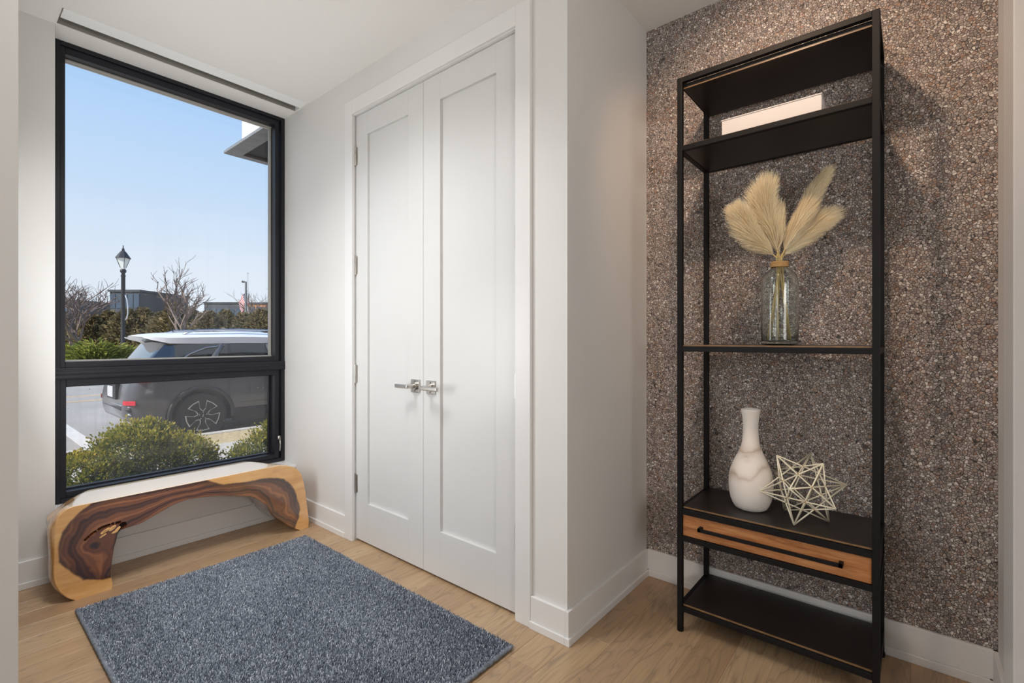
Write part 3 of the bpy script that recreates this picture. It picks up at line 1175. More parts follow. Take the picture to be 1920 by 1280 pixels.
def plume(ctrl, width, hairs, foot, label, seed, up_bias=.0):
    r = np.random.default_rng(seed)
    C0 = [neck + lat(*c) for c in ctrl]
    foot_p = np.array([BC[0], BC[1], BC[2] + .018]) + lat(foot[0], 0, foot[1])
    st = thing('pampas_stem', tuple(foot_p), label, 'dried grass', 'pampas plumes in the glass bottle')
    # stem
    path = [foot_p, foot_p * .4 + (neck + np.array([0, 0, -.05])) * .6 + lat(foot[0] * .05, 0), neck + lat(ctrl[0][0] * .3, -.03), neck + lat(ctrl[0][0], 0)] + C0[1:]
    link('stalk', MB().tube(path, [.0028] * 4 + [.0022] * (len(C0) - 2) + [.0010], 7), M['stem'], st, smooth=True)
    # bezier-like axis
    T = np.linspace(0, 1, 40)
    Cc = np.array(C0)
    tk = np.linspace(0, 1, len(Cc))
    ax = np.c_[np.interp(T, tk, Cc[:, 0]), np.interp(T, tk, Cc[:, 1]), np.interp(T, tk, Cc[:, 2])]
    for _ in range(6):
        ax[1:-1] = (ax[:-2] + 2 * ax[1:-1] + ax[2:]) / 4
    t = r.uniform(.06, 1, hairs) ** .8
    ii = np.clip(t * 39, 0, 38.999)
    i0 = ii.astype(int)
    f = (ii - i0)[:, None]
    p0 = ax[i0] * (1 - f) + ax[i0 + 1] * f
    dr_ = ax[i0 + 1] - ax[i0]
    dr_ /= np.linalg.norm(dr_, axis=1)[:, None]
    rv = r.normal(size=(hairs, 3))
    rv -= dr_ * np.sum(rv * dr_, 1)[:, None]
    rv /= np.linalg.norm(rv, axis=1)[:, None]
    L = (.065 + .075 * r.random(hairs) ** 1.5) * (1 - .25 * t)
    env = np.clip(np.sin(PI * np.clip(.12 + t * .80, 0, 1)) ** .6, .25, 1)
    sp_ = width * env * (.25 + .75 * r.random(hairs) ** .7)
    segs = 4
    pts_ = []
    for s_ in range(segs + 1):
        u = s_ / segs
        q_ = p0 + dr_ * (L * u)[:, None] + rv * (sp_ * (u ** .75))[:, None]
        q_[:, 2] -= .012 * u * u * (1 - up_bias)
        pts_.append(q_)
    view = -Fw
    sd_ = np.cross(dr_ * L[:, None] + rv * sp_[:, None], r.normal(size=(hairs, 3)) * .6 + view)
    sd_ /= np.linalg.norm(sd_, axis=1)[:, None]
    V_ = []
    for s_, q_ in enumerate(pts_):
        wd = .00075 * (1 - .8 * s_ / segs)
        V_.append(np.stack([q_ - sd_ * wd, q_ + sd_ * wd], 1))
    V_ = np.concatenate(V_, 1)          # hairs, 2*(segs+1), 3
    nv = V_.shape[1]
    b0 = np.arange(hairs)[:, None] * nv
    Q = np.concatenate([np.c_[b0 + 2 * s_, b0 + 2 * s_ + 1, b0 + 2 * s_ + 3, b0 + 2 * s_ + 2] for s_ in range(segs)])
    me_ = fast_mesh('plume', V_.reshape(-1, 3), Q)
    pt_attr(me_, 'tint', np.repeat(np.clip(r.normal(.55, .22, hairs), 0, 1), nv))
    o = link('plume', me_, M['plume'], st)
    o['kind'] = 'stuff'


plume([(-.004, 0), (-.05, .04), (-.095, .085), (-.124, .132), (-.130, .142)], .056, 6500, (-.045, .0), 'leftmost pampas plume leaning low over the bottle side', 1)
plume([(-.002, 0, 0), (-.018, .08), (-.040, .14, .01), (-.056, .21, .01), (-.050, .252, .01)], .066, 8500, (-.018, .03), 'broad upright pampas plume left of the gap', 2)
plume([(.002, 0), (.006, .07, .03), (.012, .12, .04), (.016, .165, .045)], .036, 3600, (.01, .04), 'short pampas plume in the middle behind the others', 3)
plume([(.003, 0), (.03, .075, -.01), (.075, .155, -.01), (.112, .225, 0), (.150, .286, 0)], .040, 7000, (.034, -.01), 'tallest pampas plume reaching up to the right', 4)
plume([(.004, 0), (.045, .045, .01), (.095, .095, .01), (.138, .132, .01), (.162, .148, .01)], .052, 7000, (.045, .02), 'rightmost pampas plume spreading low to the right', 5)
for i, (a, b, tx) in enumerate(((-.02, -.03, -.01), (.025, -.03, .008), (.04, .0, .006))):
    fp = np.array([BC[0], BC[1], BC[2] + .018]) + lat(a, 0, b)
    o = link('dry_stalk', MB().tube([fp, fp * .35 + (neck + lat(tx, -.05)) * .65, neck + lat(tx, .02)], [.0026, .0024, .0018], 7), M['stem'], smooth=True)
    tag(o, ('bare dry stalk left of centre inside the glass bottle', 'bare dry stalk right of centre inside the glass bottle', 'bare dry stalk along the right side inside the glass bottle')[i], 'dried grass', 'bare stalks in the glass bottle')

# ================================================================== OUTDOORS
ZS, ZG = -.36, -.22
M['asphalt'] = plain('worn_asphalt', (174, 168, 160), .9, .12, 1.2, .3, 120)
M['concrete'] = plain('pale_concrete', (206, 200, 190), .85, .08, 3, .2, 80)
M['drygrass'] = plain('dormant_grass', (196, 178, 138), .95, .22, 25, .8, 160)
M['mulch'] = plain('brown_mulch', (110, 84, 72), .95, .4, 40, 1.0, 90)
M['paint_w'] = plain('worn_white_paint', (226, 222, 214), .8, .08, 8)
M['paint_y'] = plain('worn_yellow_paint', (226, 188, 130), .8, .1, 8)
M['soil'] = plain('planting_bed', (120, 104, 86), .95, .3, 30, 1, 60)
M['verge'] = plain('far_dull_grass', (150, 144, 96), .95, .3, 3, .5, 20)

struct('road', MB().box(-60, 80, 8.0, 24, ZS - .2, ZS), M['asphalt'], 'grey street beyond the window', 'road')
ln_ = [(-60, 80, 15.60, 15.76, 'near'), (-60, 80, 17.0, 17.16, 'far')]
for a, b, c, d, nm in ln_:
    struct('road_line', MB().box(a, b, c, d, ZS, ZS + .004), M['paint_y'], f'{nm} pale yellow line along the street', 'line')
struct('parking_line', MB().box(1.32, 1.50, 8.55, 13.2, ZS, ZS + .004), M['paint_w'], 'white parking line behind the car', 'line')
struct('curb_near', MB().box(-60, 80, 7.84, 8.0, ZS, ZG + .01), M['concrete'], 'pale kerb in front of the parked car', 'kerb', bevel=.02)
struct('gutter', MB().box(-60, 80, 8.0, 8.5, ZS, ZS + .006), M['concrete'], 'concrete gutter along the near kerb', 'kerb')
struct('curb_far', MB().box(-60, 80, 24, 24.16, ZS, ZG + .01), M['concrete'], 'kerb on the far side of the street', 'kerb')
struct('grass_strip', MB().box(-60, 80, 7.05, 7.84, ZS, ZG - .005), M['drygrass'], 'strip of dormant grass between kerb and sidewalk', 'ground')
struct('planting_bed', MB().box(-60, 80, 3.62, 5.6, ZS, ZG - .03), M['soil'], 'bare bed under the boxwood bushes', 'ground')
struct('ground_far', MB().box(-120, 160, 24.16, 260, ZS, ZG), M['verge'], 'dull grass beyond the street', 'ground')
sw_ = struct('sidewalk', MB().box(-60, 80, 5.6, 7.05, ZS - .1, ZG - .02), M['mulch'], 'sidewalk of concrete slabs before the street', 'sidewalk')
for i in range(-2, 6):
    link('slab', MB().box(i * 1.5 + .2, i * 1.5 + 1.692, 5.6, 7.05, ZG - .02, ZG), M['concrete'], sw_, bevel=.006)
link('slab_run', MB().box(9.2, 40, 5.6, 7.05, ZG - .02, ZG).box(-40, -2.8, 5.6, 7.05, ZG - .02, ZG), M['concrete'], sw_)
pit = thing('tree_pit', (.75, 7.2, ZG), 'mulched planting pit with brown edging beside the sidewalk', 'planter')
link('mulch', MB().box(.30, 1.14, 6.92, 7.55, ZG, ZG + .03), M['mulch'], pit)
for a in ((.28, 1.16, 6.90, 6.93), (.28, 1.16, 7.54, 7.57), (.28, .31, 6.93, 7.54), (1.13, 1.16, 6.93, 7.54)):
    link('edging', MB().box(*a, ZG, ZG + .06), plain('brown_edging', (92, 66, 58), .7), pit, bevel=.004)


# ------------------------------------------------------------------ leaves
def leaf_cloud(name, centres, dirs, size, mat, parent, tints, aspect=.5, seed=0, fold=.25):
    """small folded diamond leaves"""
    r = np.random.default_rng(seed)
    n = len(centres)
    d = dirs / (np.linalg.norm(dirs, axis=1)[:, None] + 1e-9)
    a = np.cross(d, r.normal(size=(n, 3)))
    a /= np.linalg.norm(a, axis=1)[:, None] + 1e-9
    b = np.cross(d, a)
    L = size * r.uniform(.7, 1.25, n)[:, None]
    v0 = centres
    v1 = centres + d * L * .5 + a * L * aspect * .5 + b * L * fold * .5
    v2 = centres + d * L
    v3 = centres + d * L * .5 - a * L * aspect * .5 + b * L * fold * .5
    V_ = np.stack([v0, v1, v2, v3], 1).reshape(-1, 3)
    i_ = np.arange(n)[:, None] * 4
    me_ = fast_mesh(name, V_, np.concatenate([np.c_[i_, i_ + 1, i_ + 2], np.c_[i_, i_ + 2, i_ + 3]]))
    pt_attr(me_, 'tint', np.repeat(tints, 4))
    o = link(name, me_, mat, parent)
    o['kind'] = 'stuff'
    return o


def leaf_mat(name, stops, gloss=.5):
    k = NM(name, rough=gloss)
    c = k.ramp(k.attr('tint'), [(p, srgb(*q_)) for p, q_ in stops])
    k.set('color', c)
    tl = k.n('ShaderNodeBsdfTranslucent')
    k.l(c, tl.inputs[0])
    mx = k.n('ShaderNodeMixShader')
    mx.inputs[0].default_value = .42
    k.l(k.b.outputs[0], mx.inputs[1])
    k.l(tl.outputs[0], mx.inputs[2])
    k.l(mx.outputs[0], k.out.inputs['Surface'])
    return k.m


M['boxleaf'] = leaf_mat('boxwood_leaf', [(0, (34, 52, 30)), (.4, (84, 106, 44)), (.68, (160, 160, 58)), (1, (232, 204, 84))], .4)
M['bark'] = plain('grey_brown_bark', (128, 112, 104), .9, .2, 20)


def boxwood(x, y, rx, ry, h, n, label, seed, lumps):
    r = np.random.default_rng(seed)
    z0 = ZG - .03
    b = thing('boxwood_bush', (x, y, z0), label, 'bush')
    # woody twigs
    mb = MB()
    ends = []
    for i in range(70):
        a = r.uniform(0, 2 * PI)
        e = r.uniform(.15, 1.0)
        lp = lumps[i % len(lumps)]
        q = np.array([x + lp[0] + lp[3] * .8 * math.cos(a) * e, y + lp[1] + lp[3] * .8 * math.sin(a) * e, z0 + lp[2] + lp[3] * r.uniform(-.3, .75)])
        ends.append(q)
        mb.tube([(x + r.normal(0, .03), y + r.normal(0, .03), z0), (x + (q[0] - x) * .5, y + (q[1] - y) * .5, z0 + (q[2] - z0) * .45), tuple(q)], [.008, .005, .002], 5)
    link('twigs', mb, M['bark'], b)
    C_, D_, T_ = [], [], []
    for lp in lumps:
        m = int(n * lp[4])
        dv_ = r.normal(size=(m, 3))
        dv_ /= np.linalg.norm(dv_, axis=1)[:, None]
        # sprigs: cluster directions
        sp_ = r.normal(size=(max(40, m // 16), 3))
        sp_ /= np.linalg.norm(sp_, axis=1)[:, None]
        srad = 1 + .20 * r.random(len(sp_))
        pick = r.integers(0, len(sp_), m)
        along = r.random(m)
        rad_ = lp[3] * (.80 + (srad[pick] - .80) * along)
        dirs = sp_[pick] + dv_ * .085
        c = np.array([x + lp[0], y + lp[1], z0 + lp[2]]) + dirs * rad_[:, None]
        ok = c[:, 2] > z0 + .02
        C_.append(c[ok])
        D_.append((sp_[pick] * .9 + dv_ * .9 + np.array([0, 0, .35]))[ok])
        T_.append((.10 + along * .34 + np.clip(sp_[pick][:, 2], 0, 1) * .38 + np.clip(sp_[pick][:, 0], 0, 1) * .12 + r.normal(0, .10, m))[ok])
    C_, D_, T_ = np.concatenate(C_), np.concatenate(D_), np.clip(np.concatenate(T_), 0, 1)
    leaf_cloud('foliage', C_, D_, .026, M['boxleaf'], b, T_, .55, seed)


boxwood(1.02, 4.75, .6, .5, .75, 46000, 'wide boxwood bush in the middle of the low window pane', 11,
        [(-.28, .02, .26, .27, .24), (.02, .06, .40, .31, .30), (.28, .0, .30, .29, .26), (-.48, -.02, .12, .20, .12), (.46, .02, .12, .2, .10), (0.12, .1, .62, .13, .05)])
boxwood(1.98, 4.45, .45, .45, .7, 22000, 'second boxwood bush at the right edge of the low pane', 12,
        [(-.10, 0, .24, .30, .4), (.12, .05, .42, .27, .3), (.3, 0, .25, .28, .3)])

# ------------------------------------------------------------------ parked car
CX0, CYC = 1.70, 9.305
car = thing('car', (CX0 + 2.2, CYC, ZS), 'dark grey crossover with white roof parked at the kerb, rear to the left', 'car')
M['carpaint'] = plain('dark_grey_car_paint', (84, 84, 88), .30, .05, 4, coat=.6, coat_rough=.1)
M['carroof'] = plain('white_car_roof', (238, 240, 244), .22, .01, 4, coat=.6)
M['carglass'] = plain('dark_car_glass', (28, 34, 38), .06, .05, 4, spec=.9, coat=1.0, coat_rough=.03)
M['cladding'] = plain('black_plastic_cladding', (42, 42, 44), .6, .1, 20)
M['chrome'] = plain('satin_chrome', (206, 208, 212), .2, .02, 20, metal=1)
M['rubber'] = plain('tyre_rubber', (50, 50, 50), .85, .1, 30)
M['redlens'] = plain('red_reflector', (206, 44, 60), .25, .05, 30)
M['machined'] = plain('machined_alloy', (224, 224, 224), .3, .03, 40, metal=.6)
M['blackalloy'] = plain('black_alloy', (34, 34, 36), .4, .1, 40)
M['plate'] = plain('licence_plate', (206, 206, 210), .5, .06, 30)


def carpt(x, y, z):
    return (CX0 + x, CYC - y, ZS + z)      # y>0 is the side that faces the house


def loft(stations, smooth=True, mirror=True):
    """stations: list of half rings [(x,y,z)...] from bottom centre to top centre"""
    mb = MB()
    rings = []
    for st in stations:
        half = st
        full = list(half) + [(p[0], -p[1], p[2]) for p in reversed(half[1:-1])]
        rings.append(full)
    n = len(rings[0])
    vs = [carpt(*p) for r in rings for p in r]
    fs = []
    for i in range(len(rings) - 1):
        for j in range(n):
            fs.append((i * n + j, i * n + (j + 1) % n, (i + 1) * n + (j + 1) % n, (i + 1) * n + j))
    fs.append(tuple(range(n)))
    fs.append(tuple((len(rings) - 1) * n + j for j in range(n - 1, -1, -1)))
    mb.add(vs, fs)
    return mb


bst = []
for (x, wv, zb, zt) in ((0, .66, .40, 1.00), (.02, .74, .36, 1.02), (.08, .82, .32, 1.04), (.2, .87, .29, 1.06), (.45, .895, .26, 1.06), (.93, .905, .24, 1.05), (1.6, .905, .22, 1.03), (2.6, .905, .22, 1.0),
                        (3.2, .905, .23, .98), (3.7, .90, .25, .95), (4.1, .85, .28, .88), (4.3, .74, .33, .80), (4.4, .58, .40, .72)):
    ring = []
    for (fy, z) in ((0, zb), (.80, zb), (.94, zb + .07), (1.0, zb + .22), (1.0, (zb + zt) / 2 + .06), (.985, zt - .14), (.95, zt - .03), (.86, zt), (0, zt + .005)):
        k_ = math.exp(-x / .35)
        sx_ = x + k_ * (.34 * max(0, z - .70) + .10 * max(0, .52 - z))
        ring.append((sx_, wv * fy, z))
    bst.append(ring)
bodyo = link('body', loft(bst), M['carpaint'], car)
# wheel wells cut out of the body
cut = MB()
for wx in (.93, 3.57):
    c = []
    for sgn in (1, -1):
        c0, c1 = carpt(wx, .62 * sgn, .35), carpt(wx, 1.1 * sgn, .35)
        cut.tube([c0, c1], .405, 40)
cuto = link('cutter', cut, None)
bo = bodyo.modifiers.new('wells', 'BOOLEAN')
bo.object = cuto
bo.operation = 'DIFFERENCE'
bo.solver = 'EXACT'
wl_ = bodyo.location.copy()
bpy.context.view_layer.update()
dg = bpy.context.evaluated_depsgraph_get()
me = bpy.data.meshes.new_from_object(bodyo.evaluated_get(dg))
bodyo.modifiers.clear()
bodyo.data = me
bpy.data.objects.remove(cuto)
auto_smooth(bodyo, 32)

# glasshouse
gst = []
for (x, zb, h, yt, yb) in ((.19, 1.03, 1.045, .70, .80), (.30, 1.03, 1.20, .68, .83), (.50, 1.03, 1.46, .66, .85), (.75, 1.03, 1.54, .66, .86), (1.6, 1.02, 1.575, .66, .86), (2.3, 1.0, 1.56, .65, .86),
                           (2.8, .98, 1.50, .64, .86), (3.2, .97, 1.25, .66, .85), (3.52, .96, .985, .70, .82)):
    gst.append([(x, 0, zb - .05), (x, yb, zb - .05), (x, yb, zb), (x, yb * .55 + yt * .45, zb + (h - zb) * .55), (x, yt, h - .015 * (h > 1.1)), (x, yt * .8, h), (x, 0, h + .02 * (h > 1.1))])
g_ = link('glasshouse', loft(gst), M['carglass'], car)
auto_smooth(g_, 30)
# white roof with rear spoiler lip
rst = []
for (x, ze, zr, ye, cutz) in ((.27, 1.545, 1.575, .56, .012), (.33, 1.52, 1.592, .62, .05), (.55, 1.46, 1.615, .695, .12), (.9, 1.455, 1.632, .70, .13), (1.6, 1.46, 1.648, .70, .13), (2.3, 1.45, 1.635, .695, .12), (2.75, 1.44, 1.585, .68, .1), (2.9, 1.46, 1.545, .64, .06)):
    rst.append([(x, 0, ze + .03), (x, ye * .9, ze + .01), (x, ye + .012, ze), (x, ye, ze + (zr - ze) * .55), (x, ye * .86, zr - .022), (x, ye * .6, zr), (x, 0, zr + .012)])
r_ = link('roof', loft(rst), M['carroof'], car)
auto_smooth(r_, 40)
# roof rails, antenna
for sgn in (1, -1):
    mb = MB()
    mb.tube([carpt(.75, .60 * sgn, 1.60), carpt(.95, .60 * sgn, 1.668), carpt(1.6, .60 * sgn, 1.69), carpt(2.4, .59 * sgn, 1.67), carpt(2.6, .58 * sgn, 1.61)], [.010, .014, .014, .014, .010], 8)
    link('roof_rail', mb, M['chrome'], car, smooth=True)
link('antenna', MB().tube([carpt(.80, .0, 1.63), carpt(.70, 0, 1.80)], [.008, .004], 6), M['cladding'], car)
# window trims and pillars on both sides
for sgn in (1, -1):
    def side(x, z, o=.012):
        """point just outside the glasshouse side"""
        t = min(max((z - 1.03) / .54, 0), 1)
        yy = .86 - .09 * t / .55 if t < .55 else .77 - .11 * (t - .55) / .45
        return carpt(x, (yy + o) * sgn, z)
    link('window_trim', MB().tube([side(.42, 1.06), side(.60, 1.17), side(.80, 1.30), side(1.02, 1.39), side(1.30, 1.425)], .010, 6), M['chrome'], car, smooth=True)
    link('pillar', MB().tube([side(.98, 1.03, .0), side(1.10, 1.20, .0), side(1.26, 1.43, .0)], .040, 6), M['carpaint'], car, smooth=True)
    link('pillar', MB().tube([side(2.05, 1.03, .0), side(1.98, 1.44, .0)], .036, 6), M['carpaint'], car, smooth=True)
    link('belt_trim', MB().tube([side(.35, 1.035), side(1.2, 1.03), side(2.6, 1.0), side(3.1, .98)], .009, 6), M['chrome'], car, smooth=True)
    # arch cladding
    for wx in (.93, 3.57):
        mb = MB()
        arc = [carpt(wx + .43 * math.cos(a), .900 * sgn, .35 + .43 * math.sin(a)) for a in np.linspace(-.15, PI + .15, 28)]
        mb.tube(arc, .036, 6)
        link('arch_cladding', mb, M['cladding'], car, smooth=True)
    link('sill_cladding', MB().box(*sorted((CX0 + 1.36, CX0 + 3.14)), *sorted((CYC - .915 * sgn, CYC - .85 * sgn)), ZS + .20, ZS + .42), M['cladding'], car, bevel=.02)
    link('tail_light', MB().box(CX0 + .125, CX0 + .30, *sorted((CYC - .58 * sgn, CYC - .895 * sgn)), ZS + .90, ZS + .99), M['redlens'], car, bevel=.02)
    link('bumper_reflector', MB().prism([(CX0 - .004, CYC - .70 * sgn), (CX0 + .02, CYC - .70 * sgn), (CX0 + .11, CYC - .868 * sgn), (CX0 + .10, CYC - .885 * sgn), (CX0 + .012, CYC - .765 * sgn)], ZS + .585, ZS + .645), M['redlens'], car)
# bumper bands
for (z0, z1, mt, o) in ((.545, .575, 'chrome', .012), (.48, .545, 'cladding', .004), (.435, .462, 'chrome', .010)):
    mb = MB()
    path = []
    for yv in np.linspace(-.80, .80, 17):
        x_ = .035 - o + .10 * max(0, abs(yv) - .5) ** 2 * 4 + (.10 * max(0, .52 - z0))
        path.append(carpt(x_, yv, (z0 + z1) / 2))
    mb.tube(path, (z1 - z0) / 2, 6)
    link('bumper_band', mb, M[mt], car, smooth=True)
pl_ = link('licence_plate', MB().box(CX0 - .020, CX0 - .008, CYC - .16, CYC + .16, ZS + .66, ZS + .82), M['plate'], car, bevel=.004)
link('plate_recess', MB().box(CX0 - .008, CX0 + .07, CYC - .26, CYC + .26, ZS + .63, ZS + .86), M['cladding'], car, bevel=.01)
link('wiper', MB().tube([carpt(.20, .10, 1.08), carpt(.30, .45, 1.19)], .012, 5).tube([carpt(.16, .10, 1.07), carpt(.22, .10, 1.09)], .03, 8), M['cladding'], car)
for sgn in (1, -1):
    link('door_seam', MB().box(CX0 + 2.0, CX0 + 2.006, *sorted((CYC - .9055 * sgn, CYC - .89 * sgn)), ZS + .42, ZS + .98).box(CX0 + 1.46, CX0 + 3.1, *sorted((CYC - .909 * sgn, CYC - .89 * sgn)), ZS + .50, ZS + .506), M['blackalloy'], car)


def wheel(wx, sgn):
    c = carpt(wx, 0, .35)
    yo = CYC - .912 * sgn            # outer face
    yi = CYC - .70 * sgn
    sg = -sgn
    wh = link('wheel', MB().tube([(c[0], yi, c[2]), (c[0], yi + (yo - yi) * .12, c[2]), (c[0], yi + (yo - yi) * .9, c[2]), (c[0], yo, c[2])], [.325, .348, .348, .325], 48), M['rubber'], car)
    auto_smooth(wh, 40)
    def ring(r0, r1, ya, yb, n=48):
        mb = MB()
        vs, fs = [], []
        for i in range(n):
            a = 2 * PI * i / n
            for r in (r0, r1):
                for y in (ya, yb):
                    vs.append((c[0] + r * math.cos(a), y, c[2] + r * math.sin(a)))
        for i in range(n):
            j = (i + 1) % n
            fs += [(4 * i, 4 * j, 4 * j + 1, 4 * i + 1), (4 * i + 2, 4 * i + 3, 4 * j + 3, 4 * j + 2), (4 * i, 4 * i + 2, 4 * j + 2, 4 * j), (4 * i + 1, 4 * j + 1, 4 * j + 3, 4 * i + 3)]
        return mb.add(vs, fs)
    link('rim', MB().tube([(c[0], yo + sg * .002, c[2]), (c[0], yo + sg * .005, c[2])], .232, 48), M['blackalloy'], wh)
    for k_ in range(5):
        a = PI / 2 + PI / 5 + k_ * 2 * PI / 5
        def spoke(s, rin, rout, wi, wo):
            q = []
            for (r, t) in ((rin, -wi), (rin + .07, -wi * .9), (rout, -wo), (rout + .012, 0), (rout, wo), (rin + .07, wi * .9), (rin, wi)):
                x, z = r * math.cos(a) - t * math.sin(a), r * math.sin(a) + t * math.cos(a)
                q.append((c[0] + x, c[2] + z))
            return q
        a0, b0 = sorted((yo + sg * .004, yo + sg * .014))
        link('spoke', MB().prism(spoke(1, .05, .220, .042, .092), a0, b0, 'y'), M['machined'], wh)
        a0, b0 = sorted((yo + sg * .012, yo + sg * .017))
        link('spoke_inlay', MB().prism(spoke(1, .04, .208, .033, .078), a0, b0, 'y'), M['blackalloy'], wh)
    link('hub', MB().tube([(c[0], yo + sg * .012, c[2]), (c[0], yo + sg * .020, c[2])], .07, 24), M['blackalloy'], wh)
    nm_ = MB()
    for k_ in range(5):
        a = PI / 2 + k_ * 2 * PI / 5
        nm_.tube([(c[0] + .052 * math.cos(a), yo + sg * .019, c[2] + .052 * math.sin(a)), (c[0] + .052 * math.cos(a), yo + sg * .024, c[2] + .052 * math.sin(a))], .007, 8)
    nm_.prism([(c[0] - .012, c[2] - .022), (c[0] - .004, c[2] - .022), (c[0] + .012, c[2] + .022), (c[0] + .004, c[2] + .022)], *sorted((yo + sg * .019, yo + sg * .022)), 'y')
    link('wheel_nuts', nm_, M['machined'], wh)['kind'] = 'stuff'


for wx in (.93, 3.57):
    for sgn in (1, -1):
        wheel(wx, sgn)

# ------------------------------------------------------------------ far side of the street
M['lampiron'] = plain('black_lamp_iron', (44, 44, 48), .5, .1, 10)
M['lampglass'] = plain('frosted_lamp_glass', (232, 234, 232), .3, .03, 10)


def at(px_ratio_x, depth):
    """ground point seen in a given direction (lateral over depth) at a given depth"""
    return Fw[:2] * depth + Rt[:2] * px_ratio_x * depth


lx, ly = at((231 - 960) / 899, 20.6)
lamp = thing('street_lamp', (lx, ly, ZG), 'black lantern street lamp across the street', 'street lamp')
lb = (lx, ly, ZG)
p_ = link('post', MB().lathe([(.20, 0), (.20, .35), (.13, .42), (.13, .95), (.10, 1.0), (.085, 1.05), (.075, 4.05), (.09, 4.1), (.06, 4.2), (.11, 4.28), (.11, 4.36), (.07, 4.40)], lb, 16), M['lampiron'], lamp)
auto_smooth(p_, 50)
link('band', MB().tube([(lx, ly, ZG + 1.05), (lx, ly, ZG + 1.11)], .13, 16), plain('pale_metal_band', (170, 172, 180), .4), lamp)
link('lantern', MB().lathe([(.075, 4.40), (.10, 4.46), (.235, 4.86)], lb, 4), M['lampglass'], lamp)
bars_ = MB()
for k_ in range(4):
    a = k_ * PI / 2
    bars_.tube([(lx + .10 * math.cos(a), ly + .10 * math.sin(a), ZG + 4.46), (lx + .237 * math.cos(a), ly + .237 * math.sin(a), ZG + 4.86)], .012, 5)
link('lantern_bars', bars_, M['lampiron'], lamp)
link('lantern_cap', MB().lathe([(.28, 4.86), (.26, 4.90), (.12, 5.12), (.05, 5.20), (.05, 5.26), (.02, 5.30), (.015, 5.42)], lb, 8), M['lampiron'], lamp)
ring = MB()
bw = lat(.09, 0)
pp = [(lx + Rt[0] * u, ly + Rt[1] * u, ZG + z) for u, z in ((.07, 3.3), (.16, 3.1), (.20, 2.8), (.20, 2.5), (.16, 2.3), (.07, 2.2))]
link('wreath_light', ring.tube(pp, .022, 6), plain('white_tube_ornament', (206, 210, 216), .5), lamp, smooth=True)

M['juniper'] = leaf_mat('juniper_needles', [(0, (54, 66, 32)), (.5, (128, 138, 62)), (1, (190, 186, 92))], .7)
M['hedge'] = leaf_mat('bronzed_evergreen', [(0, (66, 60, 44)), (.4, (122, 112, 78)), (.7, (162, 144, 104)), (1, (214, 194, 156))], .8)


def juniper(px, depth, wdt, hgt, label, seed):
    r = np.random.default_rng(seed)
    x, y = at((px - 960) / 899, depth)
    b = thing('juniper_bush', (x, y, ZG), label, 'bush', 'junipers across the street')
    n = 2600
    a = r.uniform(0, 2 * PI, n)
    e = r.random(n) ** .5
    c = np.stack([x + wdt * e * np.cos(a), y + wdt * .7 * e * np.sin(a), ZG + hgt * (1 - e ** 2) * r.uniform(.55, 1.05, n) + .03], 1)
    d = np.stack([np.cos(a) * .9, np.sin(a) * .9, r.uniform(.1, .7, n)], 1) + r.normal(0, .25, (n, 3))
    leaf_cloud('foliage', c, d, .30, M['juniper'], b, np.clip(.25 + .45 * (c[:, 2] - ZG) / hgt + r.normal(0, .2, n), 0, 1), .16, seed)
    link('stem', MB().tube([(x, y, ZG), (x, y, ZG + hgt * .6)], [.06, .02], 6), M['bark'], b)


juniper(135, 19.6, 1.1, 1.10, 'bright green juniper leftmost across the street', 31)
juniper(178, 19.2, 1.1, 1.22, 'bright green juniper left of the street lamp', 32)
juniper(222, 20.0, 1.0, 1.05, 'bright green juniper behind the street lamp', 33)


def evergreen(px, depth, wdt, hgt, label, seed, n=4200):
    r = np.random.default_rng(seed)
    x, y = at((px - 960) / 899, depth)
    b = thing('evergreen_tree', (x, y, ZG), label, 'tree', 'evergreen hedge row across the street')
    link('trunk', MB().tube([(x, y, ZG), (x, y, ZG + hgt * .85)], [.14, .03], 7), M['bark'], b)
    t = r.random(n) ** .8
    a = r.uniform(0, 2 * PI, n)
    lobes = 1 + .25 * np.sin(a * 3 + t * 9 + seed) + .15 * np.sin(a * 7 - t * 15)
    prof_ = wdt * np.clip(1.15 * (1 - t ** 2.2), .05, 1) * lobes
    e = r.random(n) ** .35
    c = np.stack([x + prof_ * e * np.cos(a), y + prof_ * e * np.sin(a), ZG + .1 + hgt * t], 1)
    d = np.stack([np.cos(a), np.sin(a), r.uniform(-.1, .9, n)], 1) + r.normal(0, .4, (n, 3))
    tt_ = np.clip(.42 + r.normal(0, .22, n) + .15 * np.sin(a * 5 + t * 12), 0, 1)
    leaf_cloud('foliage', c, d, .26, M['hedge'], b, tt_, .35, seed)


names_ = ['first', 'second', 'third', 'fourth', 'fifth', 'sixth', 'seventh', 'eighth', 'ninth', 'tenth', 'eleventh', 'twelfth', 'thirteenth']
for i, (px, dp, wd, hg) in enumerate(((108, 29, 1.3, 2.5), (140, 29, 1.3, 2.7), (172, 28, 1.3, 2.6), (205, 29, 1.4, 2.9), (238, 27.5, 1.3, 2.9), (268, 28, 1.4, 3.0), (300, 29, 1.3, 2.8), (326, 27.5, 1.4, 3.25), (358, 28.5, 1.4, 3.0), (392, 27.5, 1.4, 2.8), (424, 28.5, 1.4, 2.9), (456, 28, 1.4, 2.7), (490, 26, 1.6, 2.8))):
    evergreen(px, dp, wd, hg, f'bronzed evergreen in the row across the street, {names_[i]} from left', 50 + i)


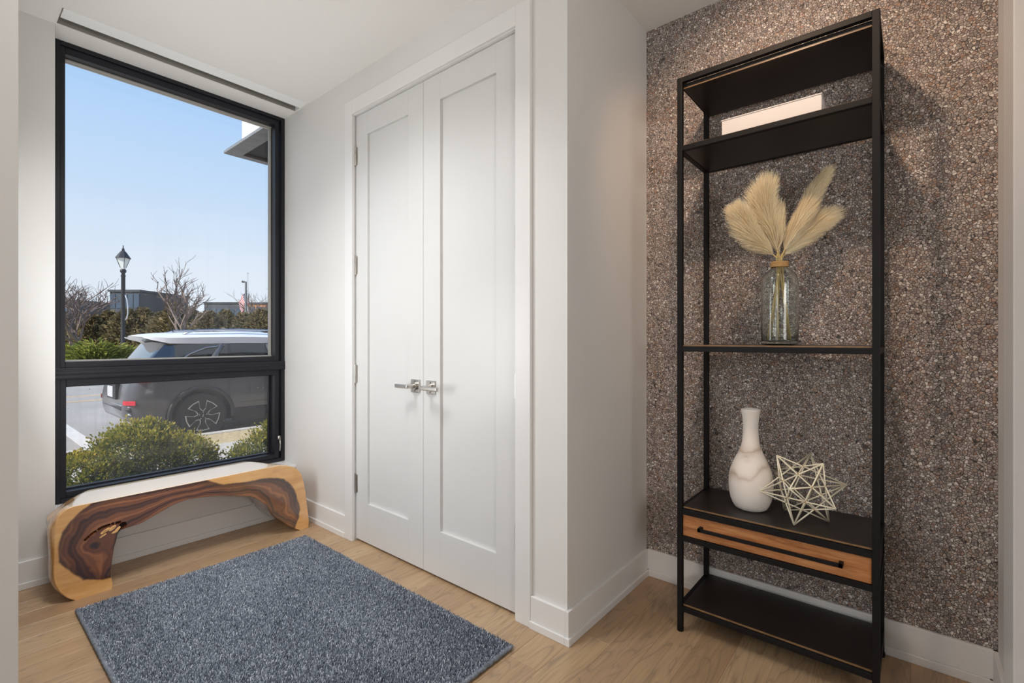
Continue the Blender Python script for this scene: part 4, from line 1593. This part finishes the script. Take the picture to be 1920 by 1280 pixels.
def bare_tree(px, depth, hgt, spread, label, seed, base_h=1.2):
    r = random.Random(seed)
    x, y = at((px - 960) / 899, depth)
    b = thing('bare_tree', (x, y, ZG), label, 'tree')
    trunk, twigs = MB(), MB()
    def grow(p, d, L, rad, lev):
        n_ = 4
        pts_ = [p]
        q = Vector(p)
        dd = Vector(d)
        for i in range(n_):
            dd = (dd + Vector((r.gauss(0, .13), r.gauss(0, .13), r.gauss(.02, .06)))).normalized()
            q = q + dd * L / n_
            pts_.append(tuple(q))
        (trunk if lev < 2 else twigs).tube(pts_, [rad * (1 - .4 * i / n_) for i in range(n_ + 1)], 5 if lev < 2 else 3, False)
        if lev >= 5:
            return
        kids = 3 if lev < 3 else 2
        for i in range(kids + (lev == 0) * 2):
            t = r.uniform(.45, 1) if lev else r.uniform(.7, 1)
            pi = pts_[min(n_, int(t * n_) + (1 if i == 0 else 0))]
            az = r.uniform(0, 2 * PI)
            side_ = Vector((math.cos(az), math.sin(az), .25))
            nd = (dd * .75 + side_ * spread).normalized()
            grow(pi, nd, L * r.uniform(.62, .85), rad * .66, lev + 1)
    grow((x, y, ZG), (0, 0, 1), base_h, .10, 0)
    link('trunk', trunk, M['bark'], b)
    t_ = link('twigs', twigs, plain('grey_twigs', (122, 106, 100), .9, .15, 10), b)
    t_['kind'] = 'stuff'


bare_tree(165, 23, 4.5, .58, 'bare spreading tree left of the street lamp', 5, 1.75)
bare_tree(341, 24, 4.7, .52, 'bare young tree right of the dark building', 9, 1.95)
bare_tree(131, 26, 4.5, .55, 'bare tree at the left window edge', 21, 1.9)
bare_tree(484, 45, 5, .5, 'small bare tree right of the flag', 14, 2.4)

# buildings
M['dkglass'] = plain('dark_curtain_glass', (62, 78, 96), .15, .15, .3, spec=.8)
M['dkpanel'] = plain('dark_metal_panel', (66, 70, 80), .5, .08, 2)
M['brick'] = plain('orange_brick', (188, 134, 100), .85, .12, 3)


def building(px0, px1, ytop, depth, name, label, wallm, glazm, cols, rows_, hgt=None, roofm='dkpanel', dback=12):
    x0, y0 = at((px0 - 960) / 899, depth)
    x1, y1 = at((px1 - 960) / 899, depth)
    zt = CAM_H + (636 - ytop) / 899 * depth
    b = thing(name, ((x0 + x1) / 2, (y0 + y1) / 2, ZG), label, 'building')
    u = np.array([x1 - x0, y1 - y0])
    L = np.linalg.norm(u)
    u /= L
    nn = np.array([-u[1], u[0]])
    if nn @ Fw[:2] < 0:
        nn = -nn
    def obox(a0, a1, d0, d1, z0, z1):
        vs = []
        for z in (z0, z1):
            for (a, d) in ((a0, d0), (a1, d0), (a1, d1), (a0, d1)):
                q = np.array([x0, y0]) + u * a + nn * d
                vs.append((q[0], q[1], z))
        return vs, [(0, 3, 2, 1), (4, 5, 6, 7), (0, 1, 5, 4), (1, 2, 6, 5), (2, 3, 7, 6), (3, 0, 4, 7)]
    link('wall', MB().add(*obox(0, L, 0, dback, ZG, zt)), M[wallm], b)
    link('roof', MB().add(*obox(-.2, L + .2, -.2, dback + .2, zt, zt + .35)), M[roofm], b)
    for i in range(cols):
        for j in range(rows_):
            a0, a1 = L * (i + .08) / cols, L * (i + .92) / cols
            z0 = ZG + (zt - ZG) * (j + .12) / rows_
            z1 = ZG + (zt - ZG) * (j + .88) / rows_
            link('window_pane', MB().add(*obox(a0, a1, -.06, .02, z0, z1)), M[glazm], b)


building(206, 262, 547, 80, 'office_building', 'dark glass office block behind the street lamp', 'dkpanel', 'dkglass', 5, 3)
building(383, 452, 569, 110, 'low_building', 'long low dark roofed building left of the flag', 'dkpanel', 'dkglass', 6, 1)
building(466, 520, 570, 95, 'brick_building', 'orange brick building right of the flag', 'brick', 'dkglass', 4, 2)
building(60, 150, 565, 120, 'far_building', 'low dark building at the left window edge', 'dkpanel', 'dkglass', 6, 2)

# flag and street light
fx, fy = at((464.5 - 960) / 899, 60)
fp = thing('flagpole', (fx, fy, ZG), 'flag of stars and stripes hanging limp on its pole', 'flag')
link('pole', MB().tube([(fx, fy, ZG), (fx, fy, ZG + 9.6)], [.09, .05], 8).tube([(fx, fy, ZG + 9.6), (fx, fy, ZG + 9.75)], .09, 8), plain('white_pole', (200, 202, 206), .4), fp)
nu, nv_ = 40, 26
FV, FU = [], []
for i in range(nu + 1):
    for j in range(nv_ + 1):
        u_, v_ = i / nu, j / nv_          # along fly, down the hoist
        l_ = -.03 - 1.15 * u_ * (1 - .30 * v_) + .18 * v_
        z_ = ZG + 7.70 - 1.85 * v_ - 1.70 * u_ * (1 - .30 * v_)
        dep = .16 * math.sin(u_ * 9 + v_ * 3)
        q = np.array([fx, fy]) + Rt[:2] * l_ + Fw[:2] * dep
        FV.append((q[0], q[1], z_))
        FU.append((u_, v_))
FF = [(i * (nv_ + 1) + j, (i + 1) * (nv_ + 1) + j, (i + 1) * (nv_ + 1) + j + 1, i * (nv_ + 1) + j + 1) for i in range(nu) for j in range(nv_)]
me = bpy.data.meshes.new('flag_cloth')
me.from_pydata(FV, [], FF)
pt_attr(me, 'fu', [a for a, b in FU])
pt_attr(me, 'fv', [b for a, b in FU])
k = NM('flag_print', rough=.8)
fu, fv = k.attr('fu'), k.attr('fv')
stripe = k.math('LESS_THAN', k.math('FRACT', k.math('MULTIPLY', fv, 6.5)), .5)
canton = k.math('MULTIPLY', k.math('LESS_THAN', fu, .42), k.math('LESS_THAN', fv, .5385))
cmb = k.n('ShaderNodeCombineXYZ')
k.l(k.math('MULTIPLY', fu, 14.3), cmb.inputs[0])
k.l(k.math('MULTIPLY', fv, 9.3), cmb.inputs[1])
stars = k.math('LESS_THAN', k.voro(cmb.outputs[0], 1.0, rand=0.0), .22)
c0 = k.mix(stripe, srgb(236, 232, 232), srgb(196, 52, 66))
c1 = k.mix(stars, srgb(52, 60, 118), srgb(236, 236, 240))
k.set('color', k.mix(canton, c0, c1))
link('flag_cloth', me, k.m, fp, smooth=True)
gx_, gy_ = at((461 - 960) / 899, 40)
gl = thing('street_light', (gx_, gy_, ZG), 'tall grey street light pole in front of the flag', 'street light')
link('pole', MB().tube([(gx_, gy_, ZG), (gx_, gy_, ZG + 6.2)], [.10, .075], 10), plain('grey_light_pole', (120, 122, 124), .5), gl)
link('head', MB().tube([(gx_, gy_, ZG + 6.15), (gx_ - Rt[0] * .32, gy_ - Rt[1] * .32, ZG + 6.2)], [.06, .085], 8), M['lampiron'], gl)

# canopy and upper bay of the house, outside on the right
CZ = 3.20
M['steel'] = plain('grey_canopy_steel', (124, 128, 132), .5, .15, 12)
M['under'] = plain('dark_canopy_underside', (44, 46, 49), .8, .1, 6)
cp = thing('canopy', (2.6, 4.8, CZ), 'steel framed canopy under the white bay, upper right of the window', 'canopy')
cx0, cx1, cy0, cy1 = 2.02, 6.0, 3.7, 5.80
fw_ = .16
link('frame', MB().box(cx0, cx0 + fw_, cy0, cy1, CZ, CZ + .03).box(cx0 + fw_, cx1, cy1 - fw_ * .6, cy1, CZ, CZ + .03).box(cx0 + fw_, cx1, cy0, cy0 + fw_, CZ, CZ + .03), M['steel'], cp, bevel=.004)
link('cross_bar', MB().box(cx0 + fw_, cx1, 5.02, 5.07, CZ + .005, CZ + .03), M['steel'], cp)
link('soffit', MB().box(cx0 + .02, cx1, cy0, cy1 - .02, CZ + .031, CZ + .05), M['under'], cp)
bay = thing('upper_bay', (4, 4.7, CZ + .05), 'white upper bay of the house resting above the canopy', 'house front')
link('bay_wall', MB().box(2.14, 6.0, 3.7, 5.62, CZ + .05, 6.5), plain('white_bay_render', (222, 222, 226), .8, .03, 2), bay)
